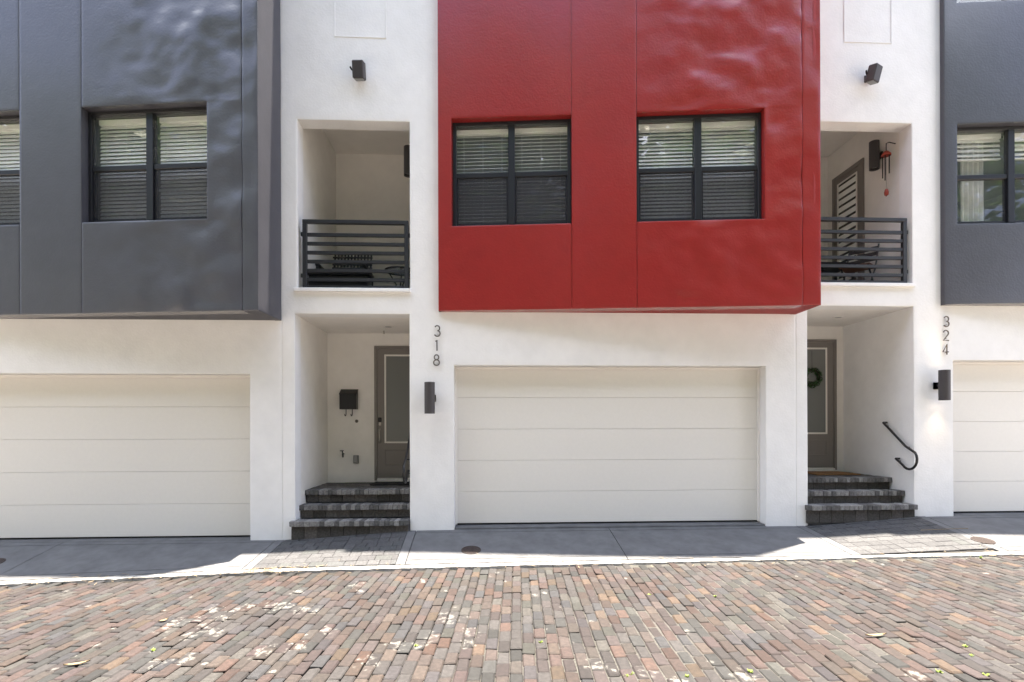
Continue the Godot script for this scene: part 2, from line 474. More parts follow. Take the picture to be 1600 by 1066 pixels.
func build_ground() -> void:
	# the earth under everything
	var st := begin()
	T = Transform3D.IDENTITY
	quad(st, Vector3(-150, -0.75, -60), Vector3(-150, -0.75, 150), Vector3(150, -0.75, 150), Vector3(150, -0.75, -60))
	var g := MeshInstance3D.new()
	g.name = "ground"; g.mesh = st.commit(); g.material_override = M.far_ground
	g.set_meta("kind", "structure"); add_child(g)
	# driveways: one before each garage, with a tooled border
	var spans := [[-11.0, -3.06, [-6.3]], [-1.22, 4.98, [1.87]], [6.82, 12.8, [9.8]]]
	for s in spans:
		var d := structure("driveway", Vector3((s[0] + s[1]) / 2, -0.1, 0.6))
		var b := 0.13
		var zf := func(_x: float) -> float: return -0.2
		var ze := func(x: float) -> float: return edge_z(x) - 0.11
		var zi := func(x: float) -> float: return edge_z(x) - 0.24
		var zb := func(_x: float) -> float: return 0.1
		var cuts := [s[0] + b]
		cuts.append_array(s[2])
		cuts.append(s[1] - b)
		for i in cuts.size() - 1:
			put(d, "slab", sheet(cuts[i], cuts[i + 1], zb, zi, 0.0, 0.1, 16, 8, 0.005), M.concrete, world(d))
			put(d, "front_border", sheet(cuts[i], cuts[i + 1], zi, ze, 0.0, 0.1, 12, 1, 0.005), M.concrete, world(d))
			put(d, "back_border", sheet(cuts[i], cuts[i + 1], zf, zb, 0.0, 0.1, 12, 2, 0.005), M.concrete, world(d))
		put(d, "side_border", sheet(s[0], cuts[0], zf, ze, 0.0, 0.1, 1, 8, 0.005), M.concrete, world(d))
		put(d, "side_border", sheet(cuts[-1], s[1], zf, ze, 0.0, 0.1, 1, 8, 0.005), M.concrete, world(d))
	# kerb ribbon of worn concrete between apron and bricks
	var k := structure("kerb", Vector3(0, -0.3, 1.2))
	var x := -10.0
	while x < 11.5:
		var w := rng.randf_range(0.9, 1.9)
		var st2 := begin()
		T = Transform3D.IDENTITY
		var n := int(w / 0.06)
		var prev := []
		for i in n + 1:
			var xx := x + 0.004 + (w - 0.008) * i / n
			var e := edge_z(xx)
			var j0 := blot.get_noise_2d(xx * 3.0, 5.0) * 0.012
			var j1 := blot.get_noise_2d(xx * 4.0, 55.0) * 0.03
			var a := Vector3(xx, ground_y(xx, e - 0.1) - 0.004 + blot.get_noise_2d(xx * 5, 9.0) * 0.006, e - 0.1 + j0)
			var c := Vector3(xx, road_y(xx) + 0.014 + blot.get_noise_2d(xx * 6, 2.0) * 0.008, e + 0.015 + j1)
			var row := [a + Vector3(0, -0.12, 0), a, c, c + Vector3(0, -0.12, 0.006)]
			if i > 0:
				for q in 3: quad(st2, prev[q], prev[q + 1], row[q + 1], row[q])
			prev = row
		put(k, "kerb_stone", st2.commit(), M.kerb, world(k))
		x += w
	# paver walkways up to the entry steps
	var strips := [[-3.06, -1.22, "walk"], [4.98, 6.82, "walk"]]
	for s in strips:
		var wk := structure("walkway", Vector3((s[0] + s[1]) / 2, -0.1, 0.6))
		var bed := sheet(s[0], s[1], func(_x: float) -> float: return -0.6, func(xx: float) -> float: return edge_z(xx) - 0.1, 0.02, 0.1, 8, 8, 0.0)
		put(wk, "sand_bed", bed, M.joint_dark, world(wk))
		var pool := []
		for c in 8:
			for len in [0.23, 0.155]:
				var tone := rng.randf_range(0.072, 0.108)
				var stp := begin()
				stp.set_color(Color(tone * 0.97, tone * 0.98, tone * 1.02))
				box(stp, Vector3(-len / 2 + 0.002, -0.05, -0.073), Vector3(len / 2 - 0.002, 0, 0.073), 0.005, 0.0015)
				pool.append([len, stp.commit()])
		var z := 0.02
		var r := 0
		while z < 1.5:
			var xx: float = s[0]
			while xx < s[1] - 0.03:
				var pick: Array = pool[rng.randi() % pool.size()]
				var len: float = pick[0]
				if xx == s[0] and r % 2 == 1 and len > 0.2:
					continue
				var cut := minf(1.0, (s[1] - xx) / len)
				var cx := xx + len * cut / 2
				if z + 0.075 < edge_z(cx) - 0.09:
					var slope_z := (ground_y(cx, z + 0.07) - ground_y(cx, z - 0.07)) / 0.14
					var slope_x := (ground_y(cx + 0.05, z) - ground_y(cx - 0.05, z)) / 0.1
					var bs := Basis.from_euler(Vector3(-atan(slope_z), 0, atan(slope_x))) * Basis.from_scale(Vector3(cut, 1, 1))
					put(wk, "paver", pick[1], M.paver, Transform3D(bs, Vector3(cx, ground_y(cx, z) + rng.randf_range(-0.002, 0.003), z) - wk.position))
				xx += len
			z += 0.15
			r += 1

# ---------------------------------------------------------------- houses
func units() -> Array:
	return [
		{"x0": -11.0, "x1": -3.097, "garage": Rect2(-8.459, -1.0, 4.884, 3.338), "gy": -0.15, "paint": "grey",
		"bay": [Vector2(-8.69, 0.078), Vector2(-3.149, 0.726), 3.14], "grooves": [-6.638, -5.707, -3.371], "win": [[-8.47, -6.638], [-5.707, -3.873]], "wy": [4.422, 6.047], "top": 13.15, "wavy": [-5.4, -3.1, 1.0], "bay_top": 12.7,
		"label": "townhouse with a grey projecting bay at the left edge"},
		{"x0": -3.095, "x1": 4.849, "garage": Rect2(-0.515, -1.0, 4.882, 3.472), "gy": 0.0, "paint": "red",
		"entry": Rect2(-2.909, -1.0, 1.722, 4.25), "balcony": Rect2(-2.863, 3.62, 1.688, 2.567),
		"bay": [Vector2(-0.738, 0.09), Vector2(4.849, 0.65), 3.285], "grooves": [1.259, 2.217, 4.592], "win": [[-0.536, 1.259], [2.217, 4.06]], "wy": [4.56, 6.185], "top": 13.3, "wavy": [2.2, 4.9, 1.0],
		"label": "townhouse with a red projecting bay over a wide garage"},
		{"x0": 4.851, "x1": 12.79, "garage": Rect2(7.42, -1.0, 4.882, 3.57), "gy": 0.105, "paint": "grey",
		"entry": Rect2(5.035, -1.0, 1.737, 4.425), "balcony": Rect2(5.08, 3.77, 1.67, 2.565),
		"bay": [Vector2(7.21, 0.09), Vector2(12.79, 0.65), 3.44], "grooves": [9.203, 10.161, 12.536], "win": [[7.4, 9.203], [10.161, 12.0]], "wy": [4.7, 6.28], "top": 13.45, "wavy": [10.5, 12.8, 1.0], "upper": true,
		"label": "townhouse with a dark grey bay at the right edge"},
	]
func flat(x: float, y: float) -> float:
	return wave.get_noise_2d(x * 0.9, y * 0.9) * 0.006
func build_houses() -> void:
	for u in units():
		var h := thing("townhouse", u.label, "house", Vector3((u.x0 + u.x1) / 2, u.gy - 0.05, 0), "townhouses in the row")
		var W := world(h)
		T = Transform3D.IDENTITY
		# white front wall with its openings
		var b0: Vector2 = u.bay[0]
		var b1: Vector2 = u.bay[1]
		var holes := [u.garage, Rect2(b0.x + 0.03, u.bay[2] + 0.06, b1.x - b0.x - 0.06, u.get("bay_top", u.top) - u.bay[2] - 0.5)]
		if u.has("entry"): holes.append(u.entry); holes.append(u.balcony)
		var st := begin()
		plaster(st, u.x0, u.x1, -0.9, u.top, holes, 0.27, 0.25, flat, 0.007)
		put(h, "front_wall", st.commit(), M.white, W)
		# roof, back and side walls
		put(h, "roof", boxm(Vector3(u.x0 + 0.004, u.top - 0.5, -9.5), Vector3(u.x1 - 0.004, u.top - 0.2, -0.275), 0.01), M.pale, W)
		put(h, "back_wall", boxm(Vector3(u.x0 + 0.004, -0.9, -9.8), Vector3(u.x1 - 0.004, u.top, -9.51), 0.01), M.white, W)
		for xx in [u.x0 + 0.01, u.x1 - 0.11]:
			put(h, "party_wall", boxm(Vector3(xx, -0.9, -9.5), Vector3(xx + 0.1, u.top - 0.51, -0.28), 0.0), M.room, W)
		put(h, "upper_ceiling", boxm(Vector3(u.x0 + 0.12, 7.25, -5.0), Vector3(u.x1 - 0.12, 7.4, -0.28), 0.0), M.room, W)
		var px: float = u.garage.position.x - 0.2
		put(h, "room_wall", boxm(Vector3(px, 3.2, -5.2), Vector3(u.x1 - 0.12, 7.2, -5.05), 0.0), M.room, W)
		put(h, "room_floor", boxm(Vector3(px, 3.3, -5.0), Vector3(u.x1 - 0.12, 3.5, -0.28), 0.0), M.room, W)
		put(h, "room_side", boxm(Vector3(px - 0.1, 3.2, -5.0), Vector3(px - 0.01, 7.2, -0.28), 0.0), M.room, W)
		bay(h, u)
		garage_door(h, u)
		if u.has("entry"):
			entry(h, u)
			balcony_shell(h, u)
		# framed stucco joint above each balcony
		if u.has("balcony"):
			var jx: float = u.balcony.position.x + 0.56
			var jy: float = u.balcony.end.y + 1.255
			var js := begin()
			for r in [[jx, jx + 0.78, jy, jy + 0.012], [jx, jx + 0.012, jy + 0.012, jy + 1.6], [jx + 0.768, jx + 0.78, jy + 0.012, jy + 1.6]]:
				box(js, Vector3(r[0], r[2], -0.02), Vector3(r[1], r[3], 0.009), 0.003)
			put(h, "stucco_joint", js.commit(), M.white, W)

func bay(h: Node3D, u: Dictionary) -> void:
	var W := world(h)
	var a: Vector2 = u.bay[0]
	var b: Vector2 = u.bay[1]
	var yb: float = u.bay[2]
	var m: Material = M[u.paint]
	var dir := (b - a).normalized()
	var len := a.distance_to(b)
	var F := Transform3D(Basis(Vector3(dir.x, 0, dir.y), Vector3.UP, Vector3(-dir.y, 0, dir.x)), Vector3(a.x, 0, a.y))
	var loc := func(x: float) -> float: return (x - a.x) / dir.x
	var wl: float = loc.call(u.wavy[0])
	var wr: float = loc.call(u.wavy[1])
	var amp: float = u.wavy[2]
	var g3: float = loc.call(u.grooves[2])
	var wr_list := []
	for w in u.win: wr_list.append(Rect2(loc.call(w[0]), u.wy[0], loc.call(w[1]) - loc.call(w[0]), u.wy[1] - u.wy[0]))
	var bump := func(x: float, y: float) -> float:
		var k := smoothstep(wl - 0.4, wl + 1.2, x) * smoothstep(yb, yb + 0.15, y) * smoothstep(len, len - 0.05, x) * (0.5 if x > g3 + 0.001 else 1.0)
		for w in wr_list:
			var dx := maxf(maxf(w.position.x - x, x - w.end.x), 0.0)
			var dy := maxf(maxf(w.position.y - y, y - w.end.y), 0.0)
			k *= smoothstep(0.0, 0.09, Vector2(dx, dy).length())
		return (wave.get_noise_2d((x - y * 0.45) * 1.55 + 40.0 * a.x, (y + x * 0.35) * 2.1) * 0.033 * amp * k + wave.get_noise_2d(x * 0.5, y * 0.5) * 0.003)
	var cuts := [0.0]
	for g in u.grooves: cuts.append(loc.call(g))
	cuts.append(len)
	var wins := []
	for w in u.win: wins.append(Rect2(loc.call(w[0]), u.wy[0], loc.call(w[1]) - loc.call(w[0]), u.wy[1] - u.wy[0]))
	if u.has("upper"): wins.append(Rect2(loc.call(u.win[0][0]), 8.19, 1.8, 1.5))
	for i in cuts.size() - 1:
		var holes := []
		for w in wins:
			if w.position.x < cuts[i + 1] - 0.01 and w.end.x > cuts[i] + 0.01: holes.append(w)
		T = F
		var st := begin()
		var fine: float = 0.05 if u.wavy[0] < 9.0 else 0.12
		plaster(st, cuts[i] + (0.004 if i > 0 else 0.0), cuts[i + 1] - (0.004 if i < cuts.size() - 2 else 0.0), yb, u.get("bay_top", u.top) + 0.03, holes, 0.2 if i < cuts.size() - 2 else 0.016, fine, bump, 0.0035)
		put(h, "stucco_panel", st.commit(), m, W)
	T = F
	for i in range(1, cuts.size() - 1):
		var gs := begin()
		box(gs, Vector3(cuts[i] - 0.004, yb + 0.02, -0.12), Vector3(cuts[i] + 0.004, u.wy[0] - 0.01, -0.022), 0.0)
		put(h, "groove_backing", gs.commit(), m, W)
		gs = begin()
		box(gs, Vector3(cuts[i] - 0.004, u.wy[1] + 0.01, -0.12), Vector3(cuts[i] + 0.004, 8.15, -0.022), 0.0)
		put(h, "groove_backing", gs.commit(), m, W)
	# returns, underside, top
	var rx := Vector3((u.x1 - b.x) if u.x1 - b.x > 0.02 else 0.0, 0, -b.y).normalized()
	T = Transform3D(Basis(rx, Vector3.UP, Vector3(-rx.z, 0, rx.x)), Vector3(b.x + 0.002, 0, b.y - 0.013))
	var s1 := begin()
	plaster(s1, 0.0, b.y - 0.013, yb, u.get("bay_top", u.top) + 0.03, [], 0.1, 0.12, func(x: float, y: float) -> float: return wave.get_noise_2d(x, y) * 0.003)
	put(h, "bay_return", s1.commit(), M[u.paint + "_flat"], W)
	T = Transform3D(Basis(Vector3(0, 0, 1), Vector3.UP, Vector3(-1, 0, 0)), Vector3(a.x, 0, 0.003))
	var s2 := begin()
	plaster(s2, 0.0, a.y - 0.006, yb, u.get("bay_top", u.top) + 0.03, [], 0.04, 0.3, func(_x: float, _y: float) -> float: return 0.0, 0.002)
	put(h, "bay_return", s2.commit(), M[u.paint + "_flat"], W)
	T = Transform3D.IDENTITY
	var lo := yb + 0.004
	for p in [[lo, true], [u.get("bay_top", u.top) + 0.02, false]]:
		var s3 := begin()
		var y: float = p[0]
		var q := [Vector3(a.x + 0.01, y, -0.26), Vector3(b.x - 0.001, y, -0.26), Vector3(b.x - 0.001, y, b.y - 0.011), Vector3(a.x + 0.01, y, a.y - 0.011)]
		if p[1]: quad(s3, q[0], q[1], q[2], q[3])
		else: quad(s3, q[3], q[2], q[1], q[0])
		var q2 := []
		for v in q: q2.append(v + Vector3(0, 0.12 if p[1] else -0.12, 0))
		if p[1]: quad(s3, q2[3], q2[2], q2[1], q2[0])
		else: quad(s3, q2[0], q2[1], q2[2], q2[3])
		put(h, "bay_soffit" if p[1] else "bay_cap", s3.commit(), M[u.paint + "_flat"], W)
	# windows
	for i in wins.size():
		window(h, F, wins[i], u, i)

func window(h: Node3D, F: Transform3D, r: Rect2, u: Dictionary, idx: int) -> void:
	var x0 := r.position.x + 0.002
	var x1 := r.end.x - 0.002
	var y0 := r.position.y + 0.002
	var y1 := r.end.y - 0.002
	var xm := (x0 + x1) / 2
	var ym := y0 + (y1 - y0) * 0.5
	var w := Node3D.new()
	w.name = "window"
	h.add_child(w, true)
	w.position = F * Vector3(xm, y0, -0.15) - h.position
	var W := world(w)
	T = F
	var zf := -0.115
	var fr := begin()
	box(fr, Vector3(x0, y0, zf - 0.085), Vector3(x0 + 0.05, y1, zf), 0.004)
	box(fr, Vector3(x1 - 0.05, y0, zf - 0.085), Vector3(x1, y1, zf), 0.004)
	box(fr, Vector3(x0 + 0.05, y1 - 0.05, zf - 0.085), Vector3(x1 - 0.05, y1, zf - 0.002), 0.004)
	box(fr, Vector3(x0 + 0.05, y0, zf - 0.085), Vector3(x1 - 0.05, y0 + 0.045, zf - 0.002), 0.004)
	put(w, "frame", fr.commit(), M.frame, W)
	put(w, "mullion", boxm(Vector3(xm - 0.05, y0 + 0.046, zf - 0.085), Vector3(xm + 0.05, y1 - 0.051, zf + 0.006), 0.005), M.frame, W)
	var k := 0
	for s in [[x0 + 0.051, xm - 0.051], [xm + 0.051, x1 - 0.051]]:
		T = F
		put(w, "meeting_rail", boxm(Vector3(s[0], ym - 0.035, zf - 0.08), Vector3(s[1], ym + 0.035, zf - 0.012), 0.005), M.frame, W)
		var sf := begin()
		for q in [[s[0], s[0] + 0.03, y0 + 0.046, ym - 0.036], [s[1] - 0.03, s[1], y0 + 0.046, ym - 0.036], [s[0] + 0.03, s[1] - 0.03, y0 + 0.046, y0 + 0.09]]:
			box(sf, Vector3(q[0], q[2], zf - 0.075), Vector3(q[1], q[3], zf - 0.035), 0.003)
		put(w, "lower_sash", sf.commit(), M.frame, W)
		put(w, "pane", boxm(Vector3(s[0], ym + 0.036, zf - 0.048), Vector3(s[1], y1 - 0.052, zf - 0.044), 0.0), M.glass, W)
		put(w, "pane", boxm(Vector3(s[0] + 0.031, y0 + 0.091, zf - 0.06), Vector3(s[1] - 0.031, ym - 0.036, zf - 0.056), 0.0), M.glass, W)
		var scq := begin()
		quad(scq, Vector3(s[0] + 0.005, y0 + 0.047, zf - 0.026), Vector3(s[1] - 0.005, y0 + 0.047, zf - 0.026), Vector3(s[1] - 0.005, ym - 0.037, zf - 0.026), Vector3(s[0] + 0.005, ym - 0.037, zf - 0.026))
		if u.gy < 0.05: put(w, "insect_screen", scq.commit(), M.screen, W)
		if idx < 2: blind(F, s[0] - 0.02, s[1] + 0.02, y0 + 0.02, y1 - 0.04, u, idx, k)
		k += 1

func blind(F: Transform3D, x0: float, x1: float, y0: float, y1: float, u: Dictionary, idx: int, k: int) -> void:
	var raised: bool = u.gy > 0.05
	var tilt := 68.0
	if u.paint == "red": tilt = [[24.0, 16.0], [52.0, 56.0]][idx][k]
	elif idx == 1: tilt = [60.0, 66.0][k]
	var house := "grey bay at the left edge"
	if u.paint == "red": house = "red bay"
	elif raised: house = "bay at right edge"
	var label := "slat blind, %s half of %s window, %s" % [["left", "right"][k], ["left", "right"][idx], house]
	if raised: label = "half raised blind, %s half of %s window, %s" % [["left", "right"][k], ["left", "right"][idx], house]
	var z := -0.29
	var b := thing("window_blind", label, "blind", F * Vector3((x0 + x1) / 2, y0, z), "blinds in the bay windows")
	b.basis = F.basis
	var hw := (x1 - x0) / 2 - 0.008
	var hh := y1 - y0
	T = Transform3D.IDENTITY
	put(b, "head_rail", boxm(Vector3(-hw, hh - 0.075, -0.03), Vector3(hw, hh, 0.035), 0.004), M.slat)
	var sl := begin()
	var bow := [Vector3(0, 0.0, -0.0275), Vector3(0, 0.0035, -0.01), Vector3(0, 0.0035, 0.01), Vector3(0, 0.0, 0.0275)]
	for q in 3:
		var p0: Vector3 = bow[q]
		var p1: Vector3 = bow[q + 1]
		var up := Vector3(0, 0.0025, 0)
		quad(sl, p0 + up + Vector3(-hw, 0, 0), p1 + up + Vector3(-hw, 0, 0), p1 + up + Vector3(hw, 0, 0), p0 + up + Vector3(hw, 0, 0))
		quad(sl, p0 + Vector3(hw, 0, 0), p1 + Vector3(hw, 0, 0), p1 + Vector3(-hw, 0, 0), p0 + Vector3(-hw, 0, 0))
		if q == 2: quad(sl, p1 + Vector3(-hw, 0, 0), p1 + Vector3(hw, 0, 0), p1 + up + Vector3(hw, 0, 0), p1 + up + Vector3(-hw, 0, 0))
	var mesh := sl.commit()
	var y := hh - 0.105
	var lowest := hh * 0.78 if raised else 0.03
	while y > lowest:
		put(b, "slat", mesh, M.slat, Transform3D(Basis(Vector3.RIGHT, deg_to_rad(tilt + rng.randf_range(-2, 2))), Vector3(0, y, 0)))
		y -= 0.0545 if not raised else 0.075
	put(b, "bottom_rail", boxm(Vector3(-hw, y - 0.01, -0.025), Vector3(hw, y + 0.012, 0.025), 0.004), M.slat)
	var cd := begin()
	for cx in [-hw * 0.72, 0.0, hw * 0.72]:
		tube(cd, [Vector3(cx, y, 0.031), Vector3(cx, hh - 0.07, 0.031)], 0.0018, 5)
	put(b, "cord", cd.commit(), M.slat)
	if raised and idx == 0:
		var c := thing("curtain", "pale pleated curtain in %s half of the right edge bay window" % ["left", "right"][k], "curtain", F * Vector3(x0 + 0.3, y0, z - 0.1))
		c.basis = F.basis
		var cs := begin()
		var n := 40
		var wd := 0.36 if k == 0 else 0.24
		var x_off := 0.0 if k == 0 else (x1 - x0) - wd - 0.05
		for i in n:
			var f0 := float(i) / n
			var f1 := float(i + 1) / n
			var z0 := sin(f0 * TAU * 4.5) * 0.03
			var z1 := sin(f1 * TAU * 4.5) * 0.03
			quad(cs, Vector3(x_off + f0 * wd, -0.4, z0), Vector3(x_off + f1 * wd, -0.4, z1), Vector3(x_off + f1 * wd, hh, z1 * 0.6), Vector3(x_off + f0 * wd, hh, z0 * 0.6))
		put(c, "cloth", cs.commit(), M.curtain)
		put(c, "curtain_rod", tubem([Vector3(-0.1, hh + 0.01, 0), Vector3(x1 - x0, hh + 0.01, 0)], 0.012, 8), M.frame)

func garage_door(h: Node3D, u: Dictionary) -> void:
	var g: Rect2 = u.garage
	var y0: float = u.gy
	var y1: float = g.end.y + 0.01
	var d := Node3D.new()
	d.name = "garage_door"
	h.add_child(d, true)
	d.position = Vector3(g.get_center().x, y0, -0.24) - h.position
	var W := world(d)
	T = Transform3D.IDENTITY
	var ph := (y1 - y0 - 0.012) / 5.0
	for i in 5:
		var a := y0 + 0.012 + i * ph
		var st := begin()
		box(st, Vector3(g.position.x + 0.012, a + 0.0012, -0.285), Vector3(g.end.x - 0.012, a + ph - 0.0012, -0.235), 0.004)
		put(d, "panel", st.commit(), M.garage, W)
	put(d, "backing", boxm(Vector3(g.position.x - 0.05, y0, -0.32), Vector3(g.end.x + 0.05, y1 + 0.05, -0.288), 0.0), M.garage, W)
	put(d, "bottom_seal", boxm(Vector3(g.position.x + 0.01, y0 - 0.012, -0.28), Vector3(g.end.x - 0.01, y0 + 0.013, -0.245), 0.003), M.seal, W)
	var tr := begin()
	box(tr, Vector3(g.position.x - 0.002, y0, -0.232), Vector3(g.position.x + 0.035, y1 - 0.012, -0.2), 0.004)
	box(tr, Vector3(g.end.x - 0.035, y0, -0.232), Vector3(g.end.x + 0.002, y1 - 0.012, -0.2), 0.004)
	box(tr, Vector3(g.position.x + 0.036, y1 - 0.05, -0.232), Vector3(g.end.x - 0.036, y1 - 0.012, -0.2), 0.004)
	put(d, "stop_trim", tr.commit(), M.lite_trim, W)
	put(d, "threshold", boxm(Vector3(g.position.x + 0.003, y0 - 0.3, -0.6), Vector3(g.end.x - 0.003, y0 - 0.013, -0.02), 0.012), M.concrete, W)

func entry(h: Node3D, u: Dictionary) -> void:
	var e: Rect2 = u.entry
	var xl := e.position.x - 0.012
	var xr := e.end.x
	var yc := e.end.y
	var zb := -1.72
	var W := world(h)
	T = Transform3D.IDENTITY
	put(h, "porch_wall", boxm(Vector3(xl - 0.1, -0.9, zb - 0.15), Vector3(xl, yc + 0.1, -0.272), 0.0), M.cream, W)
	put(h, "porch_wall", boxm(Vector3(xr + 0.001, -0.9, zb - 0.15), Vector3(xr + 0.1, yc + 0.1, -0.272), 0.0), M.cream if u.paint == "red" else M.white, W)
	put(h, "porch_wall", boxm(Vector3(xl - 0.1, -0.9, zb - 0.15), Vector3(xr + 0.1, yc + 0.1, zb), 0.0), M.cream, W)
	put(h, "porch_ceiling", boxm(Vector3(xl - 0.1, yc + 0.002, zb - 0.1), Vector3(xr + 0.1, yc + 0.12, -0.272), 0.0), M.cream, W)
	# front door
	var dl: float = -2.07 if u.paint == "red" else 5.76
	var dr: float = -1.2 if u.paint == "red" else 6.625
	var fy: float = 0.56 if u.paint == "red" else 0.70
	var ty: float = 3.02 if u.paint == "red" else 3.175
	var d := Node3D.new()
	d.name = "front_door"
	h.add_child(d, true)
	d.position = Vector3((dl + dr) / 2, fy, zb) - h.position
	W = world(d)
	var fr := begin()
	box(fr, Vector3(dl, fy, zb - 0.02), Vector3(dl + 0.05, ty, zb + 0.035), 0.004)
	box(fr, Vector3(dr - 0.05, fy, zb - 0.02), Vector3(dr, ty, zb + 0.035), 0.004)
	box(fr, Vector3(dl + 0.051, ty - 0.05, zb - 0.02), Vector3(dr - 0.051, ty, zb + 0.034), 0.004)
	put(d, "frame", fr.commit(), M.door, W)
	put(d, "leaf", boxm(Vector3(dl + 0.053, fy + 0.045, zb - 0.01), Vector3(dr - 0.053, ty - 0.053, zb + 0.016), 0.003), M.door, W)
	put(d, "threshold", boxm(Vector3(dl + 0.052, fy - 0.03, zb - 0.01), Vector3(dr - 0.052, fy + 0.035, zb + 0.06), 0.006), M.lite_trim, W)
	var gl := dl + 0.185
	var gr := dr - 0.185
	var gb := fy + 0.68
	var gt := ty - 0.155
	var tr := begin()
	box(tr, Vector3(gl, gb, zb + 0.0165), Vector3(gl + 0.032, gt, zb + 0.034), 0.005)
	box(tr, Vector3(gr - 0.032, gb, zb + 0.0165), Vector3(gr, gt, zb + 0.034), 0.005)
	box(tr, Vector3(gl + 0.033, gb, zb + 0.0165), Vector3(gr - 0.033, gb + 0.032, zb + 0.034), 0.005)
	box(tr, Vector3(gl + 0.033, gt - 0.032, zb + 0.0165), Vector3(gr - 0.033, gt, zb + 0.034), 0.005)
	put(d, "glass_trim", tr.commit(), M.lite_trim, W)
	put(d, "glass", boxm(Vector3(gl + 0.034, gb + 0.034, zb + 0.0165), Vector3(gr - 0.034, gt - 0.034, zb + 0.022), 0.001), M.frosted, W)
	var pn := begin()
	var pb := fy + 0.27
	var pt := fy + 0.57
	for q in [[gl, gr, pb, pb + 0.022], [gl, gr, pt - 0.022, pt], [gl, gl + 0.022, pb + 0.023, pt - 0.023], [gr - 0.022, gr, pb + 0.023, pt - 0.023]]:
		box(pn, Vector3(q[0], q[2], zb + 0.0165), Vector3(q[1], q[3], zb + 0.026), 0.004)
	put(d, "panel_moulding", pn.commit(), M.door, W)
	if u.paint == "red":
		var kp := dl + 0.1
		put(d, "lock", boxm(Vector3(kp - 0.03, 1.63, zb + 0.0165), Vector3(kp + 0.03, 1.71, zb + 0.045), 0.01), M.black, W)
		put(d, "lock_plate", boxm(Vector3(kp - 0.022, 1.565, zb + 0.0165), Vector3(kp + 0.022, 1.628, zb + 0.03), 0.006), M.metal, W)
		put(d, "handle", tubem([Vector3(kp, 1.5, zb + 0.02), Vector3(kp, 1.5, zb + 0.07), Vector3(kp, 1.4, zb + 0.08), Vector3(kp, 1.28, zb + 0.07), Vector3(kp, 1.26, zb + 0.02)], 0.012, 8), M.metal, W)

func balcony_shell(h: Node3D, u: Dictionary) -> void:
	var b: Rect2 = u.balcony
	var W := world(h)
	T = Transform3D.IDENTITY
	var xl := b.position.x - 0.01
	var xr := b.end.x + 0.01
	var yc := 6.75 if u.paint == "red" else 6.87
	var zb := -2.15
	var fl := b.position.y - 0.02
	put(h, "balcony_wall", boxm(Vector3(xl - 0.1, fl - 0.1, zb), Vector3(xl, yc + 0.1, -0.272), 0.0), M.cream, W)
	put(h, "balcony_wall", boxm(Vector3(xr, fl - 0.1, zb), Vector3(xr + 0.1, yc + 0.1, -0.272), 0.0), M.cream, W)
	put(h, "balcony_wall", boxm(Vector3(xl - 0.1, fl - 0.1, zb - 0.1), Vector3(xr + 0.1, yc + 0.1, zb - 0.001), 0.0), M.cream, W)
	put(h, "balcony_ceiling", boxm(Vector3(xl + 0.001, yc, zb), Vector3(xr - 0.001, yc + 0.1, -0.272), 0.0), M.cream, W)
	put(h, "balcony_floor", boxm(Vector3(xl + 0.001, fl - 0.15, zb), Vector3(xr - 0.001, fl, -0.272), 0.0), M.concrete, W)
	var s := begin()
	box(s, Vector3(b.position.x - 0.05, b.position.y - 0.045, -0.02), Vector3(b.end.x + 0.015, b.position.y + 0.012, 0.055), 0.008)
	put(h, "balcony_sill", s.commit(), M.white, W)
	put(h, "balcony_threshold", boxm(Vector3(b.position.x + 0.002, b.position.y - 0.05, -0.275), Vector3(b.end.x - 0.002, b.position.y + 0.010, -0.021), 0.004), M.white, W)
	if u.paint == "grey":
		var d := Node3D.new()
		d.name = "balcony_door"
		h.add_child(d, true)
		var xw := xr - 0.002
		d.position = Vector3(xw, fl, -1.54) - h.position
		var D := world(d)
		var fr := begin()
		box(fr, Vector3(xw - 0.03, fl, -1.98), Vector3(xw, 6.34, -1.9), 0.004)
		box(fr, Vector3(xw - 0.03, fl, -1.18), Vector3(xw, 6.34, -1.1), 0.004)
		box(fr, Vector3(xw - 0.03, 6.26, -1.899), Vector3(xw, 6.34, -1.181), 0.004)
		put(d, "frame", fr.commit(), M.door, D)
		put(d, "leaf", boxm(Vector3(xw - 0.018, fl + 0.02, -1.898), Vector3(xw, 6.258, -1.182), 0.0), M.door, D)
		var tr := begin()
		for q in [[-1.82, -1.79], [-1.29, -1.26]]: box(tr, Vector3(xw - 0.034, 4.2, q[0]), Vector3(xw - 0.0185, 6.17, q[1]), 0.004)
		box(tr, Vector3(xw - 0.034, 6.14, -1.789), Vector3(xw - 0.0185, 6.17, -1.291), 0.004)
		put(d, "glass_trim", tr.commit(), M.lite_trim, D)
		put(d, "glass", boxm(Vector3(xw - 0.022, 4.2, -1.788), Vector3(xw - 0.0185, 6.138, -1.292), 0.0), M.dark_glass, D)
		for i in 14:
			var y := 6.1 - i * 0.135
			put(d, "slat", boxm(Vector3(xw - 0.028, y - 0.09, -1.785), Vector3(xw - 0.0225, y, -1.295), 0.002), M.slat, D)

